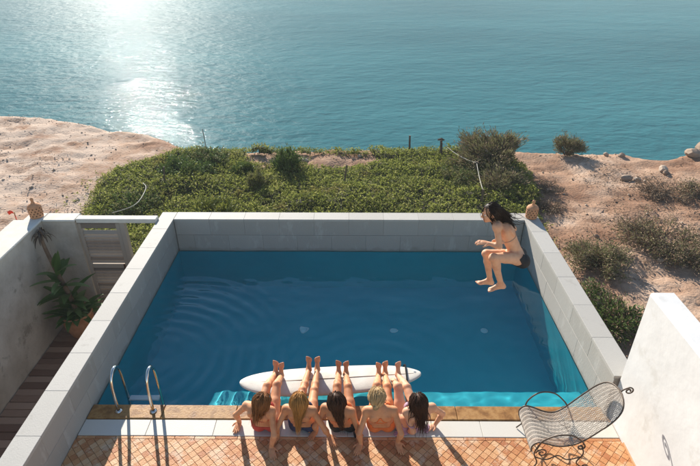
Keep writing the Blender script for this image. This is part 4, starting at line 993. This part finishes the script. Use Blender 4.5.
    for sg in (-1, 1):
        ec = hd + Rr * sg * 0.031 + F_ * 0.0715 - U_ * 0.002
        bm = bmesh.new(); bmesh.ops.create_uvsphere(bm, u_segments=14, v_segments=10, radius=0.0115); me = bpy.data.meshes.new('eye'); bm.to_mesh(me); bm.free()
        eo = link('eye', me, MATS['eye_white'], body, True); eo.location = ec - base
        pu = MB().lathe([(0.0001, 0.0121), (0.0055, 0.0108)], 12).build('iris', MATS['eye_iris'], eo); pu.rotation_euler = Vector(F_).to_track_quat('Z', 'Y').to_euler()
    # hair
    hair_locks(body, base, S, hd, F_, U_, Rr, hair)
    return body

def hair_locks(body, base, S, hd, F_, U_, Rr, o):
    g = np.random.default_rng(o.get('seed', 1)); n = int(o.get('n', 230) * 2.4); L = o['len']; st = o.get('step', 0.018)
    C = hd + U_ * 0.018 - F_ * 0.012; rad = nv((0.073, 0.092, 0.092)) + 0.003
    d = g.normal(0, 1, (n * 4, 3)); d /= np.linalg.norm(d, axis=1, keepdims=True)         # local: right, front, up
    k = (d[:, 2] > -0.55) & ~((d[:, 1] > 0.50) & (d[:, 2] < 0.62)) & ~((d[:, 1] > 0.25) & (d[:, 2] < 0.05)); d = d[k][:n]; n = len(d)
    M3 = np.stack([Rr, F_, U_]); p = C + (d * rad) @ M3; nrm = d @ M3
    mv = MB(); flow = nv(o.get('flow', (0, 0, -1))); tie = o.get('tie')
    tang = np.cross(np.cross(nrm, np.tile(nv(o.get('comb', -F_ * 0.6 - U_)), (n, 1))), nrm); tang /= np.linalg.norm(tang, axis=1, keepdims=True) + 1e-9
    v = tang.copy(); paths = [p.copy()]; steps = int(L / st); layer = g.uniform(0.004, 0.022, n) * o.get('puff', 1.0); wob = g.normal(0, 1, (n, 3)) * o.get('wave', 0.12); ph = g.uniform(0, 6.28, n)
    for i in range(steps):
        dirn = v * 0.62 + flow * o.get('grav', 0.34) + wob * 0.35 + 0.12 * o.get('curl', 0.4) * np.sin(i * 0.8 + ph)[:, None] * np.cross(v, nrm)
        dirn = dirn - Rr[None] * ((p - hd) @ Rr)[:, None] * o.get('gather', 2.6)
        if tie is not None:
            to = nv(tie) - p; dist_ = np.linalg.norm(to, axis=1, keepdims=True); dirn = v * 0.5 + to / (dist_ + 1e-6) * 0.7
        v = dirn / (np.linalg.norm(dirn, axis=1, keepdims=True) + 1e-9); stp = st
        if tie is not None: stp = np.minimum(st, dist_ * 0.9)
        p = p + v * stp
        for _ in range(2):
            dd = S.dist(p); e = 0.004; gr = np.stack([S.dist(p + np.eye(3)[a] * e) - dd for a in range(3)], 1) / e; gr /= np.linalg.norm(gr, axis=1, keepdims=True) + 1e-9
            push = np.maximum(layer + 0.004 - dd, 0)[:, None]; p = p + gr * np.minimum(push, 0.03)
        if 'floor' in o: p[:, 2] = np.maximum(p[:, 2], o['floor'])
        paths.append(p.copy())
    P = np.stack(paths, 1); lens = g.uniform(0.55, 1.0, n)
    for j in range(n):
        m = max(4, int(len(P[j]) * lens[j])); q = P[j][:m]; r0 = g.uniform(0.0020, 0.0048) * o.get('thick', 1.0)
        rr = [r0 * (0.7 + 0.3 * math.sin(math.pi * min(1, i / m * 1.3))) * (1 - 0.75 * (i / (m - 1)) ** 2.2) for i in range(m)]
        mv.tube([tuple(x - base) for x in q], rr, 5)
    # scalp cap under the locks
    bm = bmesh.new(); bmesh.ops.create_uvsphere(bm, u_segments=26, v_segments=18, radius=1.0)
    bmesh.ops.delete(bm, geom=[v_ for v_ in bm.verts if (v_.co.z < -0.62) or (v_.co.y > 0.55 and v_.co.z < 0.58) or (v_.co.y > 0.3 and v_.co.z < 0.0)], context='VERTS')
    vs_ = [tuple(C + (nv(v_.co) * (rad + 0.004)) @ M3 - base) for v_ in bm.verts]; bm.verts.index_update(); fs_ = [tuple(v_.index for v_ in f_.verts) for f_ in bm.faces]; bm.free()
    mv.add(vs_, fs_)
    if o.get('bun') is not None:
        b = nv(o['bun']); a1, a2 = Rr, U_
        for j in range(26):
            a0 = g.uniform(0, 6.28); tl = g.uniform(-.6, .6); rr = g.uniform(0.014, 0.034); ax = unit(g.normal(0, 1, 3)); e1 = unit(np.cross(ax, (0.3, 0.5, 0.8))); e2 = np.cross(ax, e1)
            mv.tube([tuple(b - base + rr * (e1 * math.cos(a0 + t) + e2 * math.sin(a0 + t))) for t in np.linspace(0, 4.2, 12)], [0.003] + [0.0085] * 10 + [0.003], 5)
    for (a, bb, r_) in o.get('extra', []):
        for j in range(r_):
            q0 = nv(a) + g.normal(0, .02, 3); q1 = nv(bb) + g.normal(0, .045, 3); mm = (q0 + q1) / 2 + g.normal(0, .025, 3)
            Pq = spline([tuple(q0 - base), tuple(mm - base), tuple(q1 - base)], 5); mv.tube(Pq, [0.006 * (1 - 0.8 * i / (len(Pq) - 1)) for i in range(len(Pq))], 5)
    mv.build('hair', o['mat'], body, True)

material('lip_skin', [(0.42, 0.14, 0.11), (0.46, 0.16, 0.13)], rough=0.4); material('eye_white', [(0.75, 0.73, 0.7), (0.78, 0.76, 0.74)], rough=0.15); material('eye_iris', [(0.03, 0.02, 0.012), (0.05, 0.03, 0.02)], rough=0.15)
def skin_mat(n, c):
    return material('skin_' + n, [(c[0] * 0.86, c[1] * 0.74, c[2] * 0.70), c, tuple(min(1, x * 1.08) for x in c)], rough=0.56, scale=13, sss=0.2, bump=0.12, bump_scale=120, bump_dist=0.002, spec=0.25, rough_var=0.08)
sk = [skin_mat('warm', (0.62, 0.30, 0.155)), skin_mat('tan', (0.59, 0.275, 0.135)), skin_mat('deep', (0.53, 0.24, 0.115)), skin_mat('bright', (0.63, 0.295, 0.145)), skin_mat('fair', (0.66, 0.35, 0.21)), skin_mat('pale', (0.64, 0.345, 0.205))]
def hair_mat(n, c): return material('hair_' + n, [tuple(x * 0.55 for x in c), c, tuple(min(1, x * 1.6) for x in c)], rough=0.5, scale=6, rand='island', contrast=(0, 1), spec=0.15)
hm = [hair_mat('brown', (0.20, 0.08, 0.026)), hair_mat('golden', (0.38, 0.18, 0.05)), hair_mat('dark_brown', (0.055, 0.022, 0.010)), hair_mat('blond', (0.50, 0.335, 0.165)), hair_mat('espresso', (0.045, 0.018, 0.009)), hair_mat('black_brown', (0.022, 0.012, 0.008))]
def cloth(n, c): return material('swim_' + n, [tuple(x * 0.85 for x in c), c], rough=0.7, scale=30)
c_red, c_teal, c_black, c_orange, c_lilac, c_tan = cloth('coral', (0.55, 0.07, 0.05)), cloth('navy', (0.03, 0.04, 0.09)), cloth('black', (0.012, 0.012, 0.013)), cloth('orange', (0.80, 0.20, 0.05)), cloth('lilac', (0.45, 0.26, 0.34)), cloth('beige', (0.50, 0.31, 0.22))
SEAT = DECK_Z + 0.012
def seated(label, pel_px, head_px, shL, shR, hndL, hndR, toeL, toeR, face, skin, hair, wear, z_sh=0.50, z_head=0.69, pel_y=None, kL=(0, 0, 1), kR=(0, 0, 1), polL=(-.4, -.8, .2), polR=(.4, -.8, .2), toe_z=(0.30, 0.30), fd=None, J2=None):
    p = nv(at(*pel_px, 0.15)); p[1] = pel_y or 4.27; p[2] = SEAT + 0.115
    a, b = nv(at(*shL, z_sh)), nv(at(*shR, z_sh)); mid = (a + b) / 2
    w = b - a; L = np.linalg.norm(w); w = w / L; L = min(max(L, 0.30), 0.34); a, b = mid - w * L / 2, mid + w * L / 2
    up = unit(mid - p); nk = mid + up * 0.055
    hips = unit(nv((1, 0.0, 0)) * 0.8 + w * 0.2); hips[2] = 0
    hd = nv(at(*head_px, z_head))
    nk = nk * 0.8 + 0.2 * (hd + mid) / 2
    J = dict(base=(p[0], p[1], SEAT - 0.012), hipL=p - hips * 0.088, hipR=p + hips * 0.088, shL=a, shR=b, neck=nk, head=hd, face=face, poleL=polL, poleR=polR, kpoleL=kL, kpoleR=kR, bend=(0, -0.02, 0))
    for q, hp, sg in (('L', hndL, -1), ('R', hndR, 1)):
        hw = nv(at(*hp, 0.075)); dirh = unit(nv((sg * 0.45, -1.0, 0)) if fd is None else nv(fd[q])); J['wr' + q] = hw - dirh * 0.06 + nv((0, 0, 0.012)); J['hand' + q] = (dirh + nv((0, 0, -0.12)), (0, 0, -1)); J['thumb' + q] = sg
    J['curl'] = 0.04
    for i, (q, tp) in enumerate((('L', toeL), ('R', toeR))):
        t = nv(at(*tp, toe_z[i])); ank = t - nv((0, 0.035, toe_z[i] - 0.125)); J['an' + q] = ank; J['foot' + q] = (unit(t - ank + nv((0, 0, 0.02))), (0, 1, 0.1))
    if J2: J.update(J2)
    return person('person', label, J, skin, hair, wear, h=0.006, group='bathers sitting along the pool edge')
seated('brown haired woman seated nearest the ladder, coral bikini, feet on the board', (266, 420), (261.5, 402), (248, 406), (270, 411), (238, 426), (272, 452), (275, 362), (280.5, 364), (0.45, 1, -0.12), sk[0],
       dict(mat=hm[0], len=0.32, seed=3, wave=0.16, n=240, floor=0.08), dict(bottom=c_red, top=c_red, top_style='halter'), polL=(-1, -.3, .1), fd={'L': (-.15, -1, 0), 'R': (.3, -1, 0)}, J2=dict(hup=(.16, -.25, 1)))
seated('woman with long golden brown hair seated between brown haired and dark haired bathers', (303, 422), (299, 402), (287, 409), (312, 411), (275, 440), (331, 440), (308.5, 358), (317, 358), (0.1, 1, -0.1), sk[1],
       dict(mat=hm[1], len=0.42, seed=5, wave=0.10, n=270, floor=0.08), dict(bottom=c_teal, top=c_teal, top_style='halter'), fd={'L': (-.5, -.9, 0), 'R': (.5, -.9, 0)})
seated('dark haired woman seated beside the blond bather, orange bikini and tanned back', (343, 421), (336.5, 402), (326, 408), (350, 412), (314, 434), (358, 437), (338.5, 362), (346, 362.5), (-0.25, 1, -0.1), sk[2],
       dict(mat=hm[2], len=0.38, seed=7, wave=0.12, n=260, floor=0.08), dict(bottom=c_black, top=c_orange, top_style='halter', band=0.016), fd={'L': (-.5, -.9, 0), 'R': (.4, -.9, 0)}, J2=dict(hup=(-.16, -.15, 1)))
_hb = nv(at(376.5, 396.5, 0.69))
seated('blond woman with pinned up hair and orange racerback bikini seated at the pool edge', (381, 422), (377, 397), (366.5, 411), (394, 411), (359, 448), (399, 447), (379, 364), (385.5, 362.5), (0.05, 1, -0.1), sk[3],
       dict(mat=hm[3], len=0.17, seed=9, wave=0.08, n=230, tie=tuple(_hb + nv((-0.01, -0.11, -0.02))), bun=tuple(_hb + nv((-0.012, -0.118, -0.03)))), dict(bottom=c_orange, top=c_orange, top_style='racer', band=0.014), fd={'L': (-.35, -1, 0), 'R': (.3, -1, 0)})
seated('dark haired woman with one knee drawn up and lilac bikini seated nearest the chair', (409, 421), (418, 403), (409, 412), (430, 408), (403, 433), (431, 427), (396, 371), (398.5, 363), (-0.55, 1, -0.1), sk[4],
       dict(mat=hm[4], len=0.42, seed=11, wave=0.16, n=270, floor=0.08), dict(bottom=c_lilac, top=c_lilac, top_style='halter'), toe_z=(0.20, 0.30), polL=(.5, -1, .0), polR=(1, .25, .1), fd={'L': (-.9, -.2, 0), 'R': (-.7, -.4, 0)}, kL=(-.3, 0, 1), J2=dict(knL=nv(at(398, 387, 0.42)), anL=nv(at(395.5, 384, 0.14)), footL=((-.1, 1, -.05), (0, 0.05, -1)), hup=(.18, -.2, 1)))

# ---- the jumper, knees tucked, in the air above the pool
Yj = 5.40
JJ = dict(hipL=at_y(516.5, 258, Yj - 0.085), hipR=at_y(515.5, 255.5, Yj + 0.085), shL=at_y(497, 227.5, Yj - 0.13), shR=at_y(501, 224.5, Yj + 0.15), neck=at_y(497.5, 221.5, Yj + 0.01), head=at_y(490.5, 212.5, Yj - 0.02),
          face=(-1, -0.12, -0.15), hup=(-.28, 0, 1), wrL=at_y(489.0, 243.5, Yj - 0.14), elL=at_y(499.5, 246.5, Yj - 0.21), wrR=at_y(503, 239, Yj + 0.24), elR=at_y(514, 229, Yj + 0.28), poleL=(1, 0, -.3), poleR=(1, 0, 0),
          knL=at_y(493.5, 257.5, Yj - 0.26), knR=at_y(486.5, 253.5, Yj + 0.08), anL=at_y(501.0, 284, Yj - 0.16), anR=at_y(490.0, 280, Yj + 0.10), bend=(0.035, 0, 0.01), curl=0.5,
          handL=((-1, 0.1, 0.15), (0.1, 0.2, -1)), handR=((-.8, 0.3, -0.5), (0, -1, 0)), footL=((-1, -0.15, -0.12), (-.1, 0, -1)), footR=((-1, -0.05, 0.10), (0, 0, -1)), kpoleL=(-1, 0, 0), kpoleR=(-1, 0, 0))
JJ['base'] = tuple(nv(JJ['anL']) - nv((0, 0, 0.06)))
person('person', 'pale woman in black bikini bottom jumping into the pool with knees tucked', JJ, sk[5],
       dict(mat=hm[5], len=0.40, seed=13, wave=0.10, n=230, puff=0.6, flow=(0.55, 0.0, -0.65), grav=0.34, extra=[(at_y(503, 216, Yj), at_y(525, 222, Yj), 5), (at_y(500, 214, Yj), at_y(514, 218, Yj), 5)]),
       dict(bottom=c_black, top=c_tan, top_style='halter', band=0.008))
# ================================================================== wire lounge chair
def wire_chair():
    m_iron = material('bronze_iron', [(0.07, 0.052, 0.04), (0.12, 0.09, 0.07)], rough=0.5, scale=20, metallic=0.5)
    m_mesh = material('pale_wire_mesh', [(0.36, 0.305, 0.25), (0.45, 0.385, 0.32)], rough=0.55, scale=20)
    X0, Yc = 1.93, 3.98; t = tag(empty('lounge_chair', (2.3, Yc, DECK_Z)), 'wire mesh lounge chair with scrolled iron frame on the tiled terrace', 'chair')
    ox = X0 - 2.3
    # side profile of the shell (x along the chair, z above the deck)
    prof = spline([(-.03 + ox, 0, .26), (-.035 + ox, 0, .34), (.015 + ox, 0, .40), (.10 + ox, 0, .385), (.22 + ox, 0, .335), (.34 + ox, 0, .325), (.45 + ox, 0, .385), (.57 + ox, 0, .52), (.70 + ox, 0, .69), (.80 + ox, 0, .82), (.86 + ox, 0, .90)], 6)
    n = len(prof)
    def half(i):
        s = i / (n - 1); w = 0.245
        w -= 0.02 * math.exp(-((s - 0.5) / 0.12) ** 2)                       # slight waist
        if s > 0.78: q = (s - 0.78) / 0.22; w *= math.sqrt(max(0.0, 1 - q * q * 0.985))
        return max(w, 0.03)
    hw = [half(i) for i in range(n)]
    pt = lambda i, v: Vector((prof[i].x, v * hw[i], prof[i].z + 0.03 * (v * v) * (0.35 if i < n * 0.75 else 0.1)))
    rim = [pt(i, -1) for i in range(n)] + [pt(n - 1, v) for v in (-.5, 0, .5)] + [pt(i, 1) for i in range(n - 1, -1, -1)]
    MB().tube(rim, 0.0085, 8, closed=True).build('rim', m_iron, t, True)
    # woven wire: looped wires running both ways
    net = MB(); nx = 24
    for k in range(nx + 1):
        v = -1 + 2 * k / nx; net.tube([pt(i, v) + Vector((0, .0012 * (-1) ** i, 0)) for i in range(n)], 0.0024, 4, caps=False)
    for j in np.arange(0.0, n - 1, 0.5):
        i = int(j); f = j - i; net.tube([pt(i, v).lerp(pt(min(i + 1, n - 1), v), f) + Vector((0, 0, .004 * (-1) ** q)) for q, v in enumerate(np.linspace(-1, 1, 20))], 0.0024, 4, caps=False)
    for s in (1, -1):
        for k in range(-26, 60, 2):
            P = []
            for q in range(40):
                i = k + q if s > 0 else k + 40 - q
                v = -1 + 2 * q / 39
                if 0 <= i < n: P.append(pt(i, v))
            if len(P) > 2: net.tube(P, 0.0022, 4, caps=False)
    o = net.build('mesh_shell', m_mesh, t); o['kind'] = 'stuff'
    def scroll(c, r0, r1, a0, turns, pl, n_=26):
        u, w = pl; return [c + (u * math.cos(a0 + 2 * math.pi * turns * k / n_) + w * math.sin(a0 + 2 * math.pi * turns * k / n_)) * (r0 + (r1 - r0) * k / n_) for k in range(n_ + 1)]
    xz = (Vector((1, 0, 0)), Vector((0, 0, 1)))
    # cross brace under the back
    i5 = int(n * 0.56); MB().tube([pt(i5, v) + Vector((0, 0, -.012)) for v in np.linspace(-1, 1, 12)], 0.008, 8).build('cross_bar', m_iron, t, True)
    for s in (-1, 1):
        yy = s * 0.255
        # arm: rises from the front lip, arches, ends in a scroll
        A = spline([(ox + .02, yy, .33), (ox + .05, yy * 1.08, .47), (ox + .17, yy * 1.14, .575), (ox + .33, yy * 1.12, .57), (ox + .45, yy * 1.05, .47), (ox + .50, yy * 1.02, .40)], 6)
        A += scroll(Vector((ox + .47, yy * 1.02, .365)), .045, .012, R(60), -1.25, xz)
        MB().tube(A, 0.0085, 8).build('arm', m_iron, t, True)
        # front and rear legs with scrolled feet
        Fp = spline([(ox + .03, yy * .96, .36), (ox + .0, yy * 1.02, .25), (ox + .045, yy * 1.06, .12), (ox - .01, yy * 1.1, .012)], 6); MB().tube(Fp, 0.0075, 8).build('leg', m_iron, t, True)
        Rp = spline([(ox + .48, yy * .96, .37), (ox + .52, yy * 1.0, .25), (ox + .47, yy * 1.04, .12), (ox + .56, yy * 1.06, .035)], 6) + scroll(Vector((ox + .565, yy * 1.06, .055)), .045, .012, R(-80), 1.2, xz)
        MB().tube(Rp, 0.0075, 8).build('leg', m_iron, t, True)
        MB().tube(spline([(ox + .02, yy * 1.03, .2), (ox + .14, yy * 1.05, .17), (ox + .25, yy * 1.05, .235), (ox + .36, yy * 1.05, .17), (ox + .49, yy * 1.02, .2)], 6), 0.0065, 8).build('side_stretcher', m_iron, t, True)
        MB().tube(scroll(Vector((ox + .075, yy * 1.04, .27)), .062, .014, R(180), -1.4, xz), 0.0065, 8).build('side_scroll', m_iron, t, True)
    MB().tube(spline([(ox + .02, -.26, .2), (ox + .02, -.1, .155), (ox + .02, .1, .155), (ox + .02, .26, .2)], 6), 0.0065, 8).build('front_stretcher', m_iron, t, True)
    # head scroll curling away from the top of the back
    top = pt(n - 1, 0); H = spline([top, top + Vector((.03, 0, .035)), top + Vector((.075, 0, .06))], 5) + scroll(top + Vector((.085, 0, .015)), .047, .012, R(95), -1.35, xz)
    MB().tube(H, 0.008, 8).build('head_scroll', m_iron, t, True)
wire_chair()
# ================================================================== sea haze
def haze():
    m = bpy.data.materials.new('haze'); m.use_nodes = True; nt = m.node_tree
    nt.nodes.remove(nt.nodes['Principled BSDF']); v = nt.nodes.new('ShaderNodeVolumePrincipled')
    v.inputs['Color'].default_value = (0.86, 0.93, 0.96, 1); v.inputs['Density'].default_value = 0.0010; v.inputs['Anisotropy'].default_value = 0.1
    nt.links.new(v.outputs[0], nt.nodes['Material Output'].inputs['Volume'])
    o = MB().box(-9100, 9100, -90, 14100, SEA_Z - 4.0, CAM_Z + 0.6).build('haze', m); o['kind'] = 'stuff'; o['label'] = 'pale sea haze'; o['category'] = 'haze'
haze()
